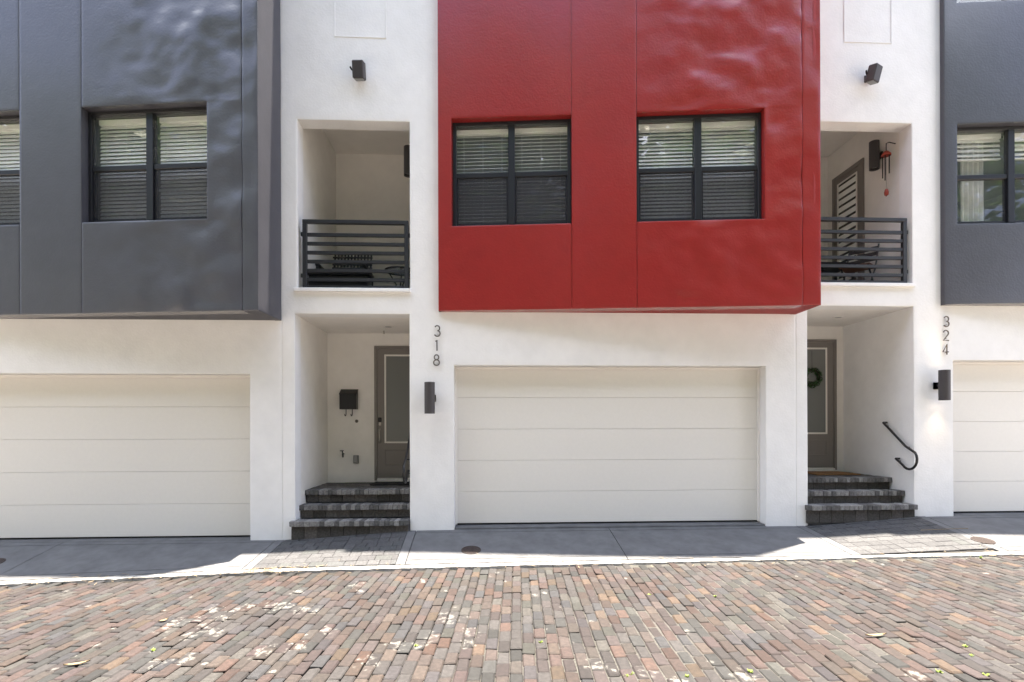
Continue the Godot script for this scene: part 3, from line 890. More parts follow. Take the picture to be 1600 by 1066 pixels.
# ---------------------------------------------------------------- steps and what stands by the doors
func steps(x0: float, x1: float, tops: Array, base: float, label: String) -> void:
	var s := thing("entry_steps", label, "steps", Vector3((x0 + x1) / 2, base, -0.6), "paver steps before the front doors")
	var fronts := [-0.46, -0.18, 0.085]
	var pool := []
	for i in 10:
		var tone := rng.randf_range(0.12, 0.32)
		var st := begin()
		st.set_color(Color(tone * 1.03, tone, tone * 0.97))
		T = Transform3D.IDENTITY
		box(st, Vector3(-0.035, -0.08, 0.0), Vector3(0.035, 0, 0.24), 0.006, 0.002)
		pool.append(st.commit())
	var rp := []
	for i in 6:
		var tone := rng.randf_range(0.06, 0.13)
		var st := begin()
		st.set_color(Color(tone * 1.1, tone, tone * 0.9))
		box(st, Vector3(-0.099, -0.12, -0.05), Vector3(0.099, 0.0, 0), 0.006, 0.002)
		rp.append(st.commit())
	for k in 3:
		var xa := x0
		if k == 2: xa = x0 - 0.055
		var yt: float = tops[k]
		var zf: float = fronts[k]
		var stp := Node3D.new()
		stp.name = "step"
		s.add_child(stp, true)
		stp.position = Vector3((xa + x1) / 2, yt, zf) - s.position
		var n := int(round((x1 - xa) / 0.073))
		var w := (x1 - xa) / n
		for i in n:
			put(stp, "paver", pool[rng.randi() % pool.size()], M.paver, Transform3D(Basis.from_scale(Vector3(w / 0.073, 1, 1)), Vector3(xa + (i + 0.5) * w - (xa + x1) / 2, rng.randf_range(-0.002, 0.002), -0.24 + rng.randf_range(-0.004, 0.004))))
		var m := int(round((x1 - xa) / 0.2))
		var wr := (x1 - xa - 0.03) / m
		for i in m:
			put(stp, "riser_block", rp[rng.randi() % rp.size()], M.paver, Transform3D(Basis.from_scale(Vector3(wr / 0.2, 1.7 if k == 2 else 1.0, 1)), Vector3(xa + 0.015 + (i + 0.5) * wr - (xa + x1) / 2, -0.083, -0.045)))
		var zb := -1.7 if k == 0 else zf - 0.36
		put(stp, "core", boxm(Vector3(xa + 0.004, base - 0.15, zb), Vector3(x1 - 0.004, yt - 0.083, zf - 0.1), 0.0), M.concrete, world(stp))
		if k == 0:
			# the landing behind the nosing
			var zz := zf - 0.245
			var row := 0
			while zz > -1.65:
				var xx := x0 + (0.0 if row % 2 == 0 else -0.1)
				while xx < x1 - 0.02:
					var a := maxf(xx, x0)
					var b := minf(xx + 0.2, x1)
					if b - a > 0.03:
						put(stp, "landing_paver", rp[rng.randi() % rp.size()], M.paver, Transform3D(Basis(Vector3((b - a) / 0.2, 0, 0), Vector3(0, 0, -1), Vector3(0, 1, 0)), Vector3((a + b) / 2 - (xa + x1) / 2, rng.randf_range(-0.002, 0.001), zz - zf - 0.12)))
					xx += 0.2
				zz -= 0.123
				row += 1

func handrail(x: float, dy: float, label: String) -> void:
	var r := thing("handrail", label, "handrail", Vector3(x, 0.8 + dy, 0))
	T = Transform3D.IDENTITY
	var pts := [Vector3(0, 1.585, -0.58), Vector3(0, 1.2, -0.09)]
	var c := Vector3(0, 1.0, -0.02)
	var rad := 0.165
	for i in 11:
		var a := lerpf(0.68, -2.45, i / 10.0)
		pts.append(c + Vector3(0, sin(a) * rad, cos(a) * rad))
	pts.append(Vector3(0, 0.99, -0.30))
	var off := Vector3(0, -0.8, 0)
	for i in pts.size(): pts[i] += off
	put(r, "rail", tubem(pts, 0.019, 12), M.black)
	for p in [pts[0] + Vector3(0, -0.04, 0.03), pts[1] + Vector3(0, 0.0, 0.0), pts[-1] + Vector3(0, -0.02, 0.02)]:
		put(r, "bracket", tubem([p, p + Vector3(0.02, -0.02, 0), p + Vector3(0.066, -0.02, 0)], 0.011, 8), M.black)
	for p in [pts[0], pts[-1]]:
		put(r, "end_cap", tubem([p + Vector3(-0.001, 0, 0), p + Vector3(0.066, 0, 0)], 0.016, 10), M.black)

func build_entries() -> void:
	steps(-2.915, -1.192, [0.53, 0.325, 0.12], -0.06, "dark paver steps rising beside the mailbox entry")
	steps(5.04, 6.768, [0.665, 0.475, 0.285], 0.06, "dark paver steps below the door with a wreath")
	handrail(6.70, 0.0, "black curled handrail on the white wall by the wreath door")
	handrail(-1.258, -0.15, "black curled handrail peeking past the pillar under number 318")
	# door mats
	var m := thing("door_mat", "brown coir door mat at the wreath door", "mat", Vector3(6.2, 0.667, -1.25))
	T = Transform3D.IDENTITY
	put(m, "coir", boxm(Vector3(-0.42, 0, -0.3), Vector3(0.36, 0.022, 0.32), 0.006, 0.003), M.mat_coir)
	var m2 := thing("door_mat", "black door mat before the grey door left of number 318", "mat", Vector3(-1.65, 0.532, -1.35))
	put(m2, "rubber", boxm(Vector3(-0.38, 0, -0.25), Vector3(0.4, 0.015, 0.25), 0.005), M.mat_dark)
	# wreath
	var wr := thing("wreath", "dark green leafy wreath hanging on the right front door", "wreath", Vector3(6.125, 2.45, -1.67))
	var ws := begin()
	for i in 420:
		var a := rng.randf() * TAU
		var t := rng.randf() * TAU
		var rr := 0.05 * sqrt(rng.randf())
		var c := Vector3(cos(a), sin(a), 0) * (0.145 + cos(t) * rr) + Vector3(0, 0, sin(t) * rr * 0.7 + 0.02)
		var bs := Basis.from_euler(Vector3(rng.randf() * TAU, rng.randf() * TAU, rng.randf() * TAU))
		var l := 0.032
		quad(ws, c + bs * Vector3(-l, 0, 0), c + bs * Vector3(0, -l * 0.35, 0.004), c + bs * Vector3(l, 0, 0), c + bs * Vector3(0, l * 0.35, 0.004))
	put(wr, "leaves", ws.commit(), M.leaf_dark)
	var ring := []
	for i in 25: ring.append(Vector3(cos(TAU * i / 24), sin(TAU * i / 24), 0) * 0.145 + Vector3(0, 0, 0.015))
	put(wr, "ring", tubem(ring, 0.015, 8), M.bark)
	put(wr, "hanger", tubem([Vector3(0, 0.14, 0.01), Vector3(0, 0.5, 0.004)], 0.003, 6), M.black)
	# mailbox
	var mb := thing("mailbox", "black wall mailbox with two newspaper hooks", "mailbox", Vector3(-2.52, 1.86, -1.718))
	var bs1 := begin()
	poly(bs1, [Vector3(-0.15, 0, 0.13), Vector3(0.15, 0, 0.13), Vector3(0.15, 0.27, 0.13), Vector3(-0.15, 0.27, 0.13)], Vector3(0, 0.15, 0.06))
	for sx in [-0.15, 0.15]:
		poly(bs1, [Vector3(sx, 0, 0), Vector3(sx, 0, 0.13), Vector3(sx, 0.27, 0.13), Vector3(sx, 0.36, 0)], Vector3(0, 0.15, 0.06))
	poly(bs1, [Vector3(-0.15, 0, 0), Vector3(0.15, 0, 0), Vector3(0.15, 0, 0.13), Vector3(-0.15, 0, 0.13)], Vector3(0, 0.15, 0.06))
	poly(bs1, [Vector3(-0.15, 0, 0), Vector3(0.15, 0, 0), Vector3(0.15, 0.36, 0), Vector3(-0.15, 0.36, 0)], Vector3(0, 0.15, 0.06))
	put(mb, "body", bs1.commit(), M.black)
	T = Transform3D(Basis(Vector3.RIGHT, atan2(0.09, 0.13)), Vector3(0, 0.366, 0.0))
	put(mb, "lid", boxm(Vector3(-0.158, -0.006, 0), Vector3(0.158, 0.006, 0.17), 0.004), M.black)
	T = Transform3D.IDENTITY
	for hx in [-0.05, 0.06]:
		put(mb, "hook", tubem([Vector3(hx, 0.0, 0.06), Vector3(hx, -0.09, 0.06), Vector3(hx - 0.004, -0.12, 0.075), Vector3(hx - 0.008, -0.115, 0.11), Vector3(hx - 0.01, -0.09, 0.12)], 0.0075, 8), M.black)
	# doorbell, tap, socket
	var db := thing("doorbell", "small round doorbell button right of the mailbox", "doorbell", Vector3(-2.395, 1.645, -1.72))
	T = Transform3D(Basis(Vector3.RIGHT, PI / 2), Vector3.ZERO)
	var ds := begin()
	lathe(ds, [Vector2(0.03, 0), Vector2(0.03, 0.01), Vector2(0.026, 0.014), Vector2(0.0, 0.014)], 16)
	put(db, "plate", ds.commit(), M.number)
	var ds2 := begin()
	lathe(ds2, [Vector2(0.011, 0.014), Vector2(0.011, 0.02), Vector2(0.0, 0.022)], 12)
	put(db, "button", ds2.commit(), M.black)
	T = Transform3D.IDENTITY
	var tp := thing("tap", "small dark garden tap on the entry wall under the mailbox", "tap", Vector3(-2.63, 1.05, -1.72))
	put(tp, "pipe", tubem([Vector3(0, 0, 0), Vector3(0, 0, 0.07), Vector3(0.01, -0.02, 0.1), Vector3(0.012, -0.06, 0.105)], 0.014, 8), M.black)
	put(tp, "valve", tubem([Vector3(0, 0.0, 0.06), Vector3(-0.012, 0.06, 0.07)], 0.009, 8), M.black)
	put(tp, "wheel", boxm(Vector3(-0.05, 0.05, 0.06), Vector3(0.02, 0.066, 0.085), 0.006), M.black)
	var so := thing("socket_cover", "grey weatherproof socket cover low beside the grey door", "socket", Vector3(-2.405, 0.95, -1.72))
	put(so, "base", boxm(Vector3(-0.048, -0.075, 0), Vector3(0.048, 0.075, 0.03), 0.008), M.steel)
	put(so, "lid", boxm(Vector3(-0.036, -0.062, 0.03), Vector3(0.036, 0.062, 0.05), 0.008), M.steel)
	# ceiling fittings
	for c in [[Vector3(-1.69, 3.25, -1.02), Vector3(-1.84, 3.25, -1.42), "left of number 318"], [Vector3(6.1, 3.425, -0.85), Vector3(5.55, 3.425, -1.2), "before the wreath door"]]:
		var dlg := thing("ceiling_downlight", "round recessed ceiling light in the entry " + c[2], "ceiling light", c[0])
		var ls := begin()
		lathe(ls, [Vector2(0.0, -0.004), Vector2(0.062, -0.004), Vector2(0.07, -0.012), Vector2(0.085, -0.012), Vector2(0.095, -0.001)], 24)
		put(dlg, "trim_ring", ls.commit(), M.lite_trim)
		var l2 := begin()
		lathe(l2, [Vector2(0.0, -0.009), Vector2(0.055, -0.0065), Vector2(0.06, -0.0045)], 20)
		put(dlg, "lens", l2.commit(), M.steel)
		var sp := thing("sprinkler_head", "tiny metal sprinkler under the entry ceiling " + c[2], "sprinkler", c[1])
		put(sp, "stem", tubem([Vector3(0, -0.001, 0), Vector3(0, -0.045, 0)], 0.011, 8), M.metal)
		var l3 := begin()
		lathe(l3, [Vector2(0.0, -0.058), Vector2(0.02, -0.056), Vector2(0.008, -0.045)], 12)
		put(sp, "deflector", l3.commit(), M.metal)

# ---------------------------------------------------------------- balconies
func railing(x0: float, x1: float, y0: float, label: String) -> void:
	var r := thing("balcony_railing", label, "railing", Vector3((x0 + x1) / 2, y0, -0.06), "grey bar railings on the balconies")
	T = Transform3D.IDENTITY
	var hw := (x1 - x0) / 2
	var H := 1.05
	for sx in [-1, 1]:
		put(r, "post", boxm(Vector3(sx * hw - 0.032, 0, -0.03), Vector3(sx * hw + 0.032, H - 0.056, 0.03), 0.004), M.rail)
		for yy in [0.2, 0.83]:
			put(r, "bracket", boxm(Vector3(sx * (hw + 0.045) - 0.013, yy - 0.03, -0.02), Vector3(sx * (hw + 0.045) + 0.013, yy + 0.03, 0.02), 0.006), M.black)
	put(r, "top_rail", boxm(Vector3(-hw - 0.032, H - 0.055, -0.032), Vector3(hw + 0.032, H, 0.032), 0.004), M.rail)
	put(r, "bottom_rail", boxm(Vector3(-hw + 0.033, 0.0, -0.03), Vector3(hw - 0.033, 0.05, 0.03), 0.004), M.rail)
	for i in 6:
		var y := 0.118 + i * 0.1365
		put(r, "bar", boxm(Vector3(-hw + 0.033, y, -0.02), Vector3(hw - 0.033, y + 0.05, 0.02), 0.003), M.rail)
func cylinder_lamp(at: Vector3, wall: Vector3, label: String, lit: bool) -> void:
	var l := thing("wall_lamp", label, "lamp", at, "cylinder wall lamps")
	T = Transform3D.IDENTITY
	var st := begin()
	lathe(st, [Vector2(0.06, -0.215), Vector2(0.073, -0.235), Vector2(0.078, -0.235), Vector2(0.078, 0.235), Vector2(0.073, 0.235), Vector2(0.06, 0.215)], 32)
	put(l, "shade", st.commit(), M.lamp)
	for s in [-1, 1]:
		var d := begin()
		lathe(d, [Vector2(0.0, 0.19 * s), Vector2(0.068, 0.19 * s)], 24)
		put(l, "lens", d.commit(), M.glow if lit else M.steel)
		if lit:
			var sp := SpotLight3D.new()
			sp.name = "bulb"
			sp.light_color = Color(1.0, 0.88, 0.7)
			sp.light_energy = 0.07
			sp.light_size = 0.04
			sp.spot_angle = 38.0
			sp.spot_range = 6.0
			sp.spot_attenuation = 2.0
			sp.shadow_enabled = true
			l.add_child(sp, true)
			sp.position = Vector3(0, 0.2 * s, 0)
			sp.rotation_degrees = Vector3(90.0 * s, 0, 0)
	put(l, "arm", tubem([wall * 0.06, wall], 0.02, 10), M.lamp)
	var side := Vector3.UP.cross(wall).normalized()
	var w := wall.normalized()
	T = Transform3D(Basis(side, Vector3.UP, -w), wall)
	put(l, "wall_plate", boxm(Vector3(-0.055, -0.055, 0.0), Vector3(0.055, 0.055, 0.03), 0.006), M.lamp)
	T = Transform3D.IDENTITY

func build_balconies() -> void:
	railing(-2.77, -1.235, 3.637, "grey bar railing on the balcony between the grey and red bays")
	railing(5.17, 6.66, 3.79, "grey bar railing on the balcony right of the red bay")
	cylinder_lamp(Vector3(-1.292, 5.92, -0.7), Vector3(0.125, 0, 0), "dark cylinder lamp in the balcony left of the red bay", false)
	cylinder_lamp(Vector3(6.63, 6.16, -0.68), Vector3(0.125, 0, 0), "dark cylinder lamp in the balcony right of the red bay", false)
	# wind chime
	var wc := thing("wind_chime", "black and red wind chime hanging on the right balcony", "wind chime", Vector3(6.6, 5.65, -0.36))
	T = Transform3D.IDENTITY
	put(wc, "hook", tubem([Vector3(0.158, 0.55, 0), Vector3(0.05, 0.57, 0), Vector3(0, 0.55, 0), Vector3(0, 0.42, 0)], 0.008, 8), M.black)
	var wd := begin()
	lathe(wd, [Vector2(0.0, 0.34), Vector2(0.07, 0.345), Vector2(0.07, 0.37), Vector2(0.03, 0.42), Vector2(0, 0.425)], 20)
	put(wc, "top_disc", wd.commit(), M.redwood)
	for i in 5:
		var a := TAU * i / 5
		var c := Vector3(cos(a) * 0.05, 0, sin(a) * 0.05)
		put(wc, "tube", tubem([c + Vector3(0, 0.335, 0), c + Vector3(0, 0.06 - 0.025 * i, 0)], 0.009, 8), M.black)
	put(wc, "string", tubem([Vector3(0, 0.34, 0), Vector3(0, -0.2, 0)], 0.002, 5), M.black)
	var wsail := begin()
	lathe(wsail, [Vector2(0.0, -0.33), Vector2(0.03, -0.3), Vector2(0.034, -0.26), Vector2(0.02, -0.21), Vector2(0, -0.195)], 14)
	put(wc, "sail", wsail.commit(), M.redwood)
	# left balcony: armchair, low chest, glass side table
	var fl := 3.602
	var ch := thing("lounge_chair", "black woven lounge chair behind the left balcony railing", "chair", Vector3(-2.4, fl, -1.0))
	put(ch, "seat", boxm(Vector3(-0.36, 0.3, -0.35), Vector3(0.36, 0.42, 0.35), 0.03), M.black)
	T = Transform3D(Basis(Vector3.RIGHT, -0.25), Vector3(0, 0.38, -0.36))
	var lat := begin()
	for i in 12: box(lat, Vector3(-0.33 + i * 0.058, 0, -0.01), Vector3(-0.33 + i * 0.058 + 0.03, 0.66, 0.01), 0.003)
	for i in 9: box(lat, Vector3(-0.35, 0.02 + i * 0.07, 0.011), Vector3(0.35, 0.05 + i * 0.07, 0.026), 0.003)
	put(ch, "backrest", lat.commit(), M.black)
	T = Transform3D.IDENTITY
	for sx in [-1, 1]:
		put(ch, "armrest", boxm(Vector3(sx * 0.37 - 0.035, 0.56, -0.36), Vector3(sx * 0.37 + 0.035, 0.61, 0.36), 0.012), M.black)
		for sz in [-1, 1]:
			put(ch, "leg", boxm(Vector3(sx * 0.37 - 0.025, 0, sz * 0.32 - 0.025), Vector3(sx * 0.37 + 0.025, 0.56, sz * 0.32 + 0.025), 0.006), M.black)
	var ct := thing("storage_chest", "low black chest behind the left balcony railing", "chest", Vector3(-2.3, fl, -0.48))
	put(ct, "body", boxm(Vector3(-0.52, 0, -0.14), Vector3(0.42, 0.33, 0.14), 0.015), M.black)
	put(ct, "lid", boxm(Vector3(-0.54, 0.331, -0.15), Vector3(0.44, 0.37, 0.15), 0.012), M.black)
	var tb := thing("side_table", "small round glass side table on the left balcony", "table", Vector3(-1.45, fl, -0.75))
	var rim := []
	for i in 29: rim.append(Vector3(cos(TAU * i / 28) * 0.24, 0.52, sin(TAU * i / 28) * 0.24))
	put(tb, "rim", tubem(rim, 0.014, 8), M.black)
	var gt := begin()
	lathe(gt, [Vector2(0, 0.515), Vector2(0.235, 0.515), Vector2(0.235, 0.522), Vector2(0, 0.522)], 28)
	put(tb, "glass_top", gt.commit(), M.table_glass)
	for i in 3:
		var a := TAU * i / 3 + 0.5
		put(tb, "leg", tubem([Vector3(cos(a) * 0.22, 0.51, sin(a) * 0.22), Vector3(cos(a) * 0.06, 0.28, sin(a) * 0.06), Vector3(cos(a) * 0.19, 0.005, sin(a) * 0.19)], 0.011, 8), M.black)
	# right balcony: two folding chairs and a table
	fl = 3.752
	for k in 2:
		var c2 := thing("folding_chair", ["black folding chair with brown slats nearest the right balcony wall", "black folding chair half hidden by the red bay"][k], "chair", Vector3([6.3, 5.5][k], fl, [-0.62, -0.8][k]), "folding chairs on the right balcony")
		c2.rotation.y = [-0.9, 0.7][k]
		for sx in [-0.22, 0.22]:
			put(c2, "leg", tubem([Vector3(sx, 0.012, 0.26), Vector3(sx, 0.45, -0.12), Vector3(sx, 0.88, -0.3)], 0.014, 8), M.black)
			put(c2, "leg", tubem([Vector3(sx * 0.9, 0.012, -0.26), Vector3(sx * 0.9, 0.45, 0.2)], 0.014, 8), M.black)
		for i in 5:
			put(c2, "seat_slat", boxm(Vector3(-0.23, 0.445, -0.19 + i * 0.085), Vector3(0.23, 0.463, -0.12 + i * 0.085), 0.004), M.timber if k == 0 else M.black)
		for i in 3:
			put(c2, "back_slat", boxm(Vector3(-0.22, 0.58 + i * 0.1, -0.2 - i * 0.04), Vector3(0.22, 0.64 + i * 0.1, -0.18 - i * 0.04), 0.004), M.black)
	var t2 := thing("balcony_table", "dark table between the chairs on the right balcony", "table", Vector3(6.0, fl, -1.15))
	put(t2, "table_top", boxm(Vector3(-0.4, 0.6, -0.28), Vector3(0.45, 0.64, 0.28), 0.01), M.black)
	for sx in [-0.36, 0.41]:
		for sz in [-0.24, 0.24]:
			put(t2, "leg", boxm(Vector3(sx - 0.02, 0, sz - 0.02), Vector3(sx + 0.02, 0.599, sz + 0.02), 0.004), M.black)

# ---------------------------------------------------------------- lamps, numbers, covers
func arc(c: Vector2, rx: float, ry: float, a0: float, a1: float, n: int) -> Array:
	var o := []
	for i in n + 1:
		var a := deg_to_rad(lerpf(a0, a1, float(i) / n))
		o.append(Vector2(c.x + cos(a) * rx, c.y + sin(a) * ry))
	return o
func strokes(ch: String) -> Array:
	if ch == "3": return [arc(Vector2(0, 0.74), 0.22, 0.24, 155, -80, 14) + arc(Vector2(0, 0.26), 0.26, 0.26, 85, -155, 16)]
	if ch == "1": return [[Vector2(-0.12, 0.86), Vector2(0.02, 0.98), Vector2(0.02, 0.0)]]
	if ch == "8": return [arc(Vector2(0, 0.75), 0.2, 0.23, -90, 270, 22), arc(Vector2(0, 0.26), 0.26, 0.26, 90, 450, 24)]
	if ch == "2": return [arc(Vector2(0, 0.72), 0.25, 0.26, 165, -35, 14) + [Vector2(-0.25, 0.01), Vector2(0.28, 0.01)]]
	return [[Vector2(0.12, 0.0), Vector2(0.12, 0.98), Vector2(-0.27, 0.26), Vector2(0.28, 0.26)]]
func digits(text: String, at: Vector3, label: String) -> void:
	var n := thing("house_number", label, "number", at, "house numbers")
	T = Transform3D.IDENTITY
	for i in text.length():
		var st := begin()
		for s in strokes(text[i]):
			var pts := []
			for p in s: pts.append(Vector3(p.x * 0.165, p.y * 0.165, 0.0))
			tube(st, pts, 0.0098, 8)
		var d := put(n, "digit", st.commit(), M.number, Transform3D(Basis.IDENTITY, Vector3([0.004, -0.004, -0.008][i], 0.39 - i * 0.222, 0.03)))
		put(d, "standoff", tubem([Vector3(0.01, 0.03, -0.028), Vector3(0.01, 0.03, 0.0)], 0.005, 6), M.number)

func build_fixtures() -> void:
	cylinder_lamp(Vector3(-0.868, 1.965, 0.15), Vector3(0.03, 0, -0.15), "dark cylinder wall lamp below the number 318", false)
	cylinder_lamp(Vector3(7.135, 2.16, 0.16), Vector3(0.0, 0, -0.16), "lit dark cylinder wall lamp below the number 324", true)
	digits("318", Vector3(-0.767, 2.52, 0.0), "metal house number 318 beside the middle garage")
	digits("324", Vector3(7.278, 2.71, 0.0), "metal house number 324 beside the right garage")
	for f in [[Vector3(-1.905, 6.87, 0.12), -0.12, "brown box floodlight above the balcony left of the red bay"], [Vector3(6.02, 7.01, 0.14), 0.45, "brown box floodlight above the balcony right of the red bay"]]:
		var l := thing("floodlight", f[2], "lamp", f[0], "floodlights above the balconies")
		T = Transform3D(Basis.from_euler(Vector3(0.25, f[1], -0.04)), Vector3.ZERO)
		put(l, "housing", boxm(Vector3(-0.085, -0.125, -0.06), Vector3(0.085, 0.115, 0.075), 0.012), M.lamp)
		put(l, "lens", boxm(Vector3(-0.065, -0.131, -0.045), Vector3(0.065, -0.1255, 0.06), 0.001), M.frosted)
		T = Transform3D.IDENTITY
		put(l, "arm", tubem([Vector3(0, 0.0, -0.05), Vector3(0, 0.0, -f[0].z)], 0.02, 8), M.lamp)
		put(l, "sensor", tubem([Vector3(-0.08, -0.0, -0.03), Vector3(-0.115, 0.015, 0.0), Vector3(-0.13, 0.04, 0.02)], 0.013, 8), M.black)
		put(l, "wall_plate", boxm(Vector3(-0.055, -0.055, -f[0].z), Vector3(0.055, 0.055, -f[0].z + 0.022), 0.005), M.lamp)
	for c in [[-0.236, 0.76, "round rusty drain cover in the middle driveway"], [6.93, 1.03, "round rusty drain cover in the right driveway"], [-6.72, 0.66, "round dark drain cover at the left edge driveway"]]:
		var o := thing("drain_cover", c[2], "drain cover", Vector3(c[0], ground_y(c[0], c[1]) + 0.003, c[1]), "drain covers in the driveways")
		var sz := (ground_y(c[0], c[1] + 0.1) - ground_y(c[0], c[1] - 0.1)) / 0.2
		o.rotation.x = -atan(sz)
		var st := begin()
		lathe(st, [Vector2(0.137, -0.02), Vector2(0.137, 0.004), Vector2(0.125, 0.006), Vector2(0.12, 0.003), Vector2(0.0, 0.003)], 30)
		put(o, "lid", st.commit(), M.rust)
		var rb := begin()
		for i in 5:
			var x := -0.08 + i * 0.04
			var w := sqrt(0.11 * 0.11 - x * x)
			box(rb, Vector3(x - 0.006, 0.002, -w), Vector3(x + 0.006, 0.006, w), 0.001)
		put(o, "rib", rb.commit(), M.rust)

# ---------------------------------------------------------------- brick road
func brick_colour() -> Color:
	var warm := [Color(0.2, 0.15, 0.125), Color(0.235, 0.165, 0.125), Color(0.27, 0.165, 0.1), Color(0.2, 0.135, 0.13), Color(0.26, 0.13, 0.09)]
	var cool := [Color(0.165, 0.16, 0.15), Color(0.125, 0.133, 0.138), Color(0.18, 0.17, 0.155), Color(0.1, 0.108, 0.115)]
	var c: Color = warm[[0, 0, 0, 1, 1, 2, 3, 3, 4][rng.randi() % 9]] if rng.randf() < 0.52 else cool[[0, 0, 1, 1, 2, 2, 2, 3][rng.randi() % 8]]
	c = c.lerp(Color(0.185, 0.155, 0.138), rng.randf_range(0.0, 0.6))
	var k := rng.randf_range(0.13, 0.32)
	var g := (c.r + c.g + c.b) / 3.0
	c = c.lerp(Color(g * 0.99, g, g * 1.03), 0.08)
	return Color(c.r * k, c.g * k * 0.985, c.b * k * 1.03)
func seen(p: Vector3) -> bool:
	var v := cam.transform.affine_inverse() * p
	if v.z > -0.1: return false
	var x := 800 + 850 * v.x / -v.z
	var y := 670 - 850 * v.y / -v.z
	return x > -30 and x < 1630 and y > 0 and y < 1090
func build_road() -> void:
	var road := structure("road", Vector3(0, -0.3, 3.0))
	# bed that fills the joints: dark soil on the left, pale sand on the right
	var st := begin()
	T = Transform3D.IDENTITY
	var step := 0.22
	var nx := int(20.0 / step)
	var nz := 30
	var pts := []
	var cols := []
	for i in nx + 1:
		var x := -10.0 + i * step
		var row := []
		var crow := []
		for j in nz + 1:
			var z := lerpf(edge_z(x) - 0.05, 6.4, float(j) / nz)
			var sand := clampf(smoothstep(-1.2, 2.2, x + (z - 3.0) * 0.7) + blot.get_noise_2d(x * 1.5, z * 1.5) * 0.7, 0, 1)
			row.append(Vector3(x, road_y(x) - lerpf(0.026, 0.010, sand), z))
			crow.append(Color(0.045, 0.037, 0.03).lerp(Color(0.12, 0.115, 0.105), sand))
		pts.append(row); cols.append(crow)
	for i in nx:
		for j in nz:
			for id in [[0, 0], [1, 1], [0, 1], [0, 0], [1, 0], [1, 1]]:
				st.set_normal(Vector3.UP)
				st.set_color(cols[i + id[0]][j + id[1]])
				st.add_vertex(pts[i + id[0]][j + id[1]])
	put(road, "joint_sand", st.commit(), M.joint, world(road)).set_meta("kind", "stuff")
	# far part of the road behind the camera
	var rest := begin()
	for i in nx:
		var xa := -10.0 + i * step
		quad(rest, Vector3(xa, road_y(xa), 6.38), Vector3(xa, road_y(xa) - 0.05, 12.5), Vector3(xa + step, road_y(xa + step) - 0.05, 12.5), Vector3(xa + step, road_y(xa + step), 6.38))
	quad(rest, Vector3(-60, -0.6, 1.2), Vector3(-60, -0.6, 12.5), Vector3(-10, -0.5, 12.5), Vector3(-10, -0.5, 1.2))
	quad(rest, Vector3(10, -0.18, 1.2), Vector3(10, -0.2, 12.5), Vector3(60, 0.0, 12.5), Vector3(60, 0.0, 1.2))
	put(road, "road_surface", rest.commit(), M.far_ground, world(road))
	# brick shapes
	var pool := []
	for i in 96:
		var b := begin()
		b.set_color(brick_colour())
		T = Transform3D.IDENTITY
		var l := rng.randf_range(0.1035, 0.1092)
		var w := rng.randf_range(0.0468, 0.0498)
		box(b, Vector3(-w, -0.06, -l), Vector3(w, 0, l), rng.randf_range(0.005, 0.012), 0.0042)
		pool.append(b.commit())
	var u := Vector3(sin(BRICK_TURN), 0, -cos(BRICK_TURN))
	var v := Vector3(cos(BRICK_TURN), 0, sin(BRICK_TURN))
	var o := Vector3(0, 0, 6.2)
	var placed := []
	for j in range(-92, 98):
		var off := (0.5 if j % 2 == 0 else 0.0) + rng.randf_range(-0.16, 0.16)
		var drift := 0.0
		for k in range(-1, 25):
			drift += rng.randf_range(-0.003, 0.003)
			var p := o + v * (j * 0.1018) + u * ((k + off) * 0.222 + drift)
			if p.z < edge_z(p.x) + 0.085 or p.z > 6.3 or absf(p.x) > 9.7: continue
			p += v * rng.randf_range(-0.0015, 0.0015)
			var sag := blot.get_noise_2d(p.x * 0.7, p.z * 0.7) * 0.007
			p.y = road_y(p.x) + rng.randf_range(-0.0035, 0.0035) + sag
			var slope := (road_y(p.x + 0.05) - road_y(p.x - 0.05)) / 0.1
			var bs := Basis(Vector3.BACK, atan(slope) + rng.randf_range(-0.02, 0.02)) * Basis(Vector3.UP, -BRICK_TURN + rng.randf_range(-0.012, 0.012)) * Basis(Vector3.RIGHT, rng.randf_range(-0.012, 0.012))
			if rng.randf() < 0.5: bs = bs * Basis(Vector3.UP, PI)
			var d := p.distance_to(cam.position)
			placed.append([d if seen(p) else d + 100.0, Transform3D(bs, p), rng.randi() % pool.size()])
	placed.sort_custom(func(a, b): return a[0] < b[0])
	var many := begin()
	for i in placed.size():
		var q: Array = placed[i]
		if i < 300:
			put(road, "brick", pool[q[2]], M.brick, Transform3D(q[1].basis, q[1].origin - road.position))
		else:
			many.append_from(pool[q[2]], 0, q[1])
	put(road, "brick_field", many.commit(), M.brick, world(road)).set_meta("kind", "stuff")
	print("bricks ", placed.size())

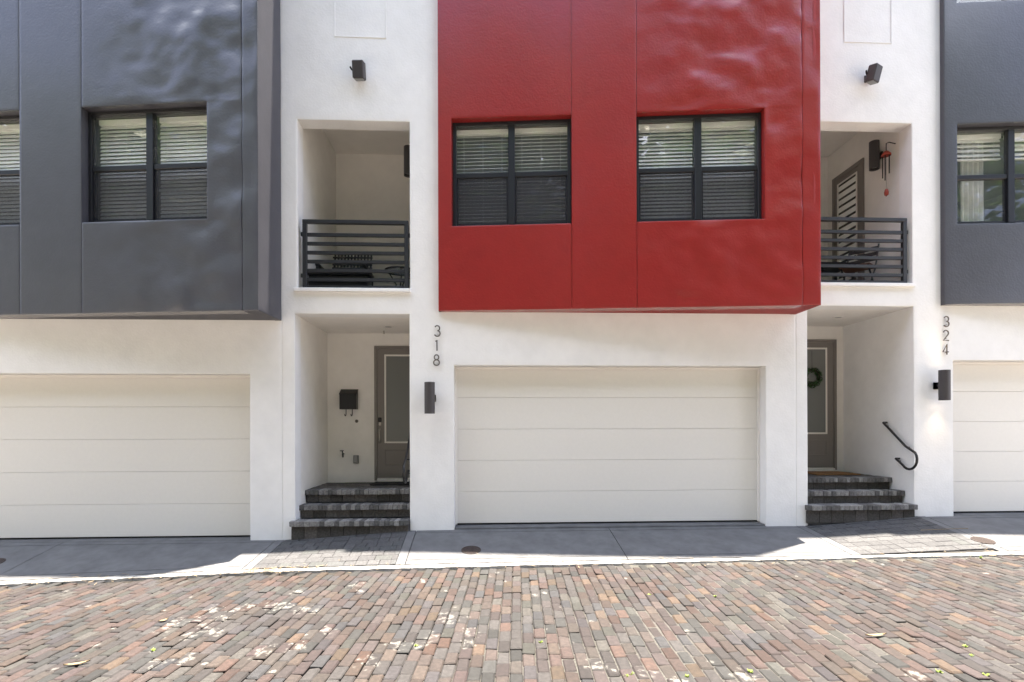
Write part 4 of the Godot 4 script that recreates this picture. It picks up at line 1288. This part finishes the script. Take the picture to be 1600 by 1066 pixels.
func build_litter() -> void:
	# weeds in the joints
	for w in [[0.44, 3.80], [1.04, 4.44], [1.43, 4.50], [1.91, 4.46], [1.72, 2.61], [-0.60, 3.79], [6.38, 1.58], [3.79, 4.19], [3.23, 4.59], [3.69, 4.36], [3.50, 4.67], [-2.77, 3.72], [2.39, 2.72], [0.99, 4.47]]:
		var o := thing("weed", "tiny green weed tuft growing in a road joint", "weed", Vector3(w[0], road_y(w[0]) - 0.01, w[1]), "weeds in the brick joints")
		T = Transform3D.IDENTITY
		var st := begin()
		for i in rng.randi_range(9, 16):
			var a := rng.randf() * TAU
			var d := Vector3(cos(a), 0, sin(a))
			var l := rng.randf_range(0.01, 0.027)
			var s := d.cross(Vector3.UP) * 0.005
			var tip := d * l + Vector3(0, rng.randf_range(0.012, 0.03), 0)
			quad(st, -s, s, tip * 0.7 + s * 1.3, tip * 0.7 - s * 1.3)
			quad(st, tip * 0.7 - s * 1.3, tip * 0.7 + s * 1.3, tip + s * 0.2, tip - s * 0.2)
		put(o, "leaves", st.commit(), M.weed)
	# dry leaves
	for w in [[-3.2, 3.97, 0.17, 0.45, "curled dry leaf lying on the bricks at lower left"], [-3.09, 3.03, 0.09, 0.9, "small dry leaf left of the white smears on the bricks"], [3.24, 3.94, 0.2, 0.1, "yellowed dry leaf on the bricks at lower right"]]:
		var o := thing("dry_leaf", w[4], "leaf", Vector3(w[0], road_y(w[0]) + 0.006, w[1]))
		o.rotation.y = w[3]
		var st := begin()
		var l: float = w[2]
		for i in 6:
			var a := (i / 6.0 - 0.5) * 2.0
			var b := ((i + 1) / 6.0 - 0.5) * 2.0
			var wa := 0.02 * (1 - a * a)
			var wb := 0.02 * (1 - b * b)
			for s in [-1, 1]:
				quad(st, Vector3(a * l / 2, 0.004 + a * a * 0.012, 0), Vector3(b * l / 2, 0.004 + b * b * 0.012, 0), Vector3(b * l / 2, 0.014 + b * b * 0.012, s * wb), Vector3(a * l / 2, 0.014 + a * a * 0.012, s * wa))
		put(o, "blade", st.commit(), M.dry)
	var straw := thing("straw", "thin straw lying across the right walkway pavers", "straw", Vector3(6.75, ground_y(6.75, 0.62) + 0.012, 0.62))
	T = Transform3D.IDENTITY
	put(straw, "stalk", tubem([Vector3(-0.4, 0, 0.02), Vector3(0, 0.008, 0), Vector3(0.35, 0.012, -0.01)], 0.004, 6), M.dry)
	# crumbs and dead grass gathered along the kerb
	var lt := begin()
	for i in 560:
		var x := rng.randf_range(-6.5, 7.5)
		var z := edge_z(x) + rng.randf_range(-0.13, 0.09) * (1.0 if rng.randf() < 0.8 else 3.0)
		if rng.randf() < 0.35: x = -2.85 + rng.randfn(0, 0.25); z = edge_z(x) + rng.randfn(-0.02, 0.06)
		var y := maxf(ground_y(x, z), road_y(x)) + 0.012
		var a := rng.randf() * TAU
		var d := Vector3(cos(a), rng.randf_range(-0.1, 0.35), sin(a)) * rng.randf_range(0.008, 0.04)
		var s := Vector3(-sin(a), 0.2, cos(a)) * rng.randf_range(0.0015, 0.005)
		var p := Vector3(x, y, z)
		quad(lt, p - d - s, p - d + s, p + d + s, p + d - s)
	var o2 := MeshInstance3D.new()
	o2.name = "leaf_litter"; o2.mesh = lt.commit(); o2.material_override = M.dry
	add_child(o2)
	o2.set_meta("kind", "stuff"); o2.set_meta("label", "dead grass and crumbs gathered along the kerb"); o2.set_meta("category", "litter")

# ---------------------------------------------------------------- across the street (seen in the window glass)
func tree(at: Vector3, h: float, r: float, sd: int, label: String) -> void:
	rng.seed = sd
	var t := thing("street_tree", label, "tree", at, "trees across the street")
	T = Transform3D.IDENTITY
	var st := begin()
	var top := Vector3(rng.randf_range(-0.5, 0.5), h * 0.6, rng.randf_range(-0.5, 0.5))
	tube(st, [Vector3(0, -0.2, 0), Vector3(0.05, h * 0.2, 0), top * 0.6, top], [0.32, 0.25, 0.18, 0.08], 10)
	var clumps := []
	for i in 62:
		var a := rng.randf() * TAU
		var f := rng.randf()
		var y := h * (0.26 + 0.68 * f)
		var rr := r * sqrt(rng.randf()) * (1.0 - 0.5 * absf(f - 0.4))
		var c := Vector3(cos(a) * rr, y, sin(a) * rr)
		clumps.append(c)
		if i < 12: tube(st, [Vector3(0, h * (0.2 + 0.3 * f), 0), c * Vector3(0.5, 1, 0.5) - Vector3(0, h * 0.06, 0), c], [0.1, 0.06, 0.02], 6)
	put(t, "trunk", st.commit(), M.bark)
	var cr := begin()
	for c in clumps:
		for i in 170:
			var p: Vector3 = c + Vector3(rng.randfn(), rng.randfn() * 0.7, rng.randfn()) * r * 0.19
			var bs := Basis.from_euler(Vector3(rng.randf() * TAU, rng.randf() * TAU, 0))
			var l := rng.randf_range(0.2, 0.38)
			quad(cr, p + bs * Vector3(-l, 0, 0), p + bs * Vector3(0, -l * 0.5, 0.03), p + bs * Vector3(l, 0, 0), p + bs * Vector3(0, l * 0.5, 0.03))
	put(t, "crown", cr.commit(), M.leaf)
func build_opposite() -> void:
	var spots := [[-29.5, 14.0, 17.5, "tall green tree farthest left across the street"], [-22.0, 14.3, 18.0, "tall green tree second from left across the street"], [-15.0, 14.5, 18.0, "tall green tree across the street mirrored left of the left bay window"], [-8.2, 13.8, 18.8, "tall green tree across the street mirrored in the left bay window"], [-1.2, 14.6, 18.4, "tall green tree across the street mirrored in the red bay's left window"], [5.8, 13.9, 19.0, "tall green tree across the street mirrored in the red bay's right window"], [12.6, 14.4, 18.6, "tall green tree across the street mirrored in the right edge window"]]
	for i in spots.size():
		var q: Array = spots[i]
		tree(Vector3(q[0], -0.7, q[1]), q[2] * 0.95, 4.7, 11 + i, q[3])
	rng.seed = 990
	var b := thing("apartment_block", "pale block across the street mirrored in the window glass", "building", Vector3(0, -0.75, 26))
	T = Transform3D.IDENTITY
	var st := begin()
	var holes := []
	for i in 7:
		for j in 3: holes.append(Rect2(-15.2 + i * 4.4, 1.2 + j * 3.4, 1.9, 1.7))
	T = Transform3D(Basis(Vector3(-1, 0, 0), Vector3.UP, Vector3(0, 0, -1)), Vector3(0, 0, -4))
	plaster(st, -17, 17, 0, 11.5, holes, 0.25, 1.0, func(_x: float, _y: float) -> float: return 0.0)
	put(b, "wall", st.commit(), M.pale)
	for r in holes:
		put(b, "window", boxm(Vector3(r.position.x, r.position.y, -0.24), Vector3(r.end.x, r.end.y, -0.2), 0.0), M.dark_glass)
	T = Transform3D.IDENTITY
	put(b, "roof", boxm(Vector3(-17, 11.3, -3.9), Vector3(17, 11.6, 8), 0.02), M.pale)
	for sx in [-17, 16.75]: put(b, "side_wall", boxm(Vector3(sx, 0, -3.74), Vector3(sx + 0.25, 11.29, 8), 0.0), M.pale)
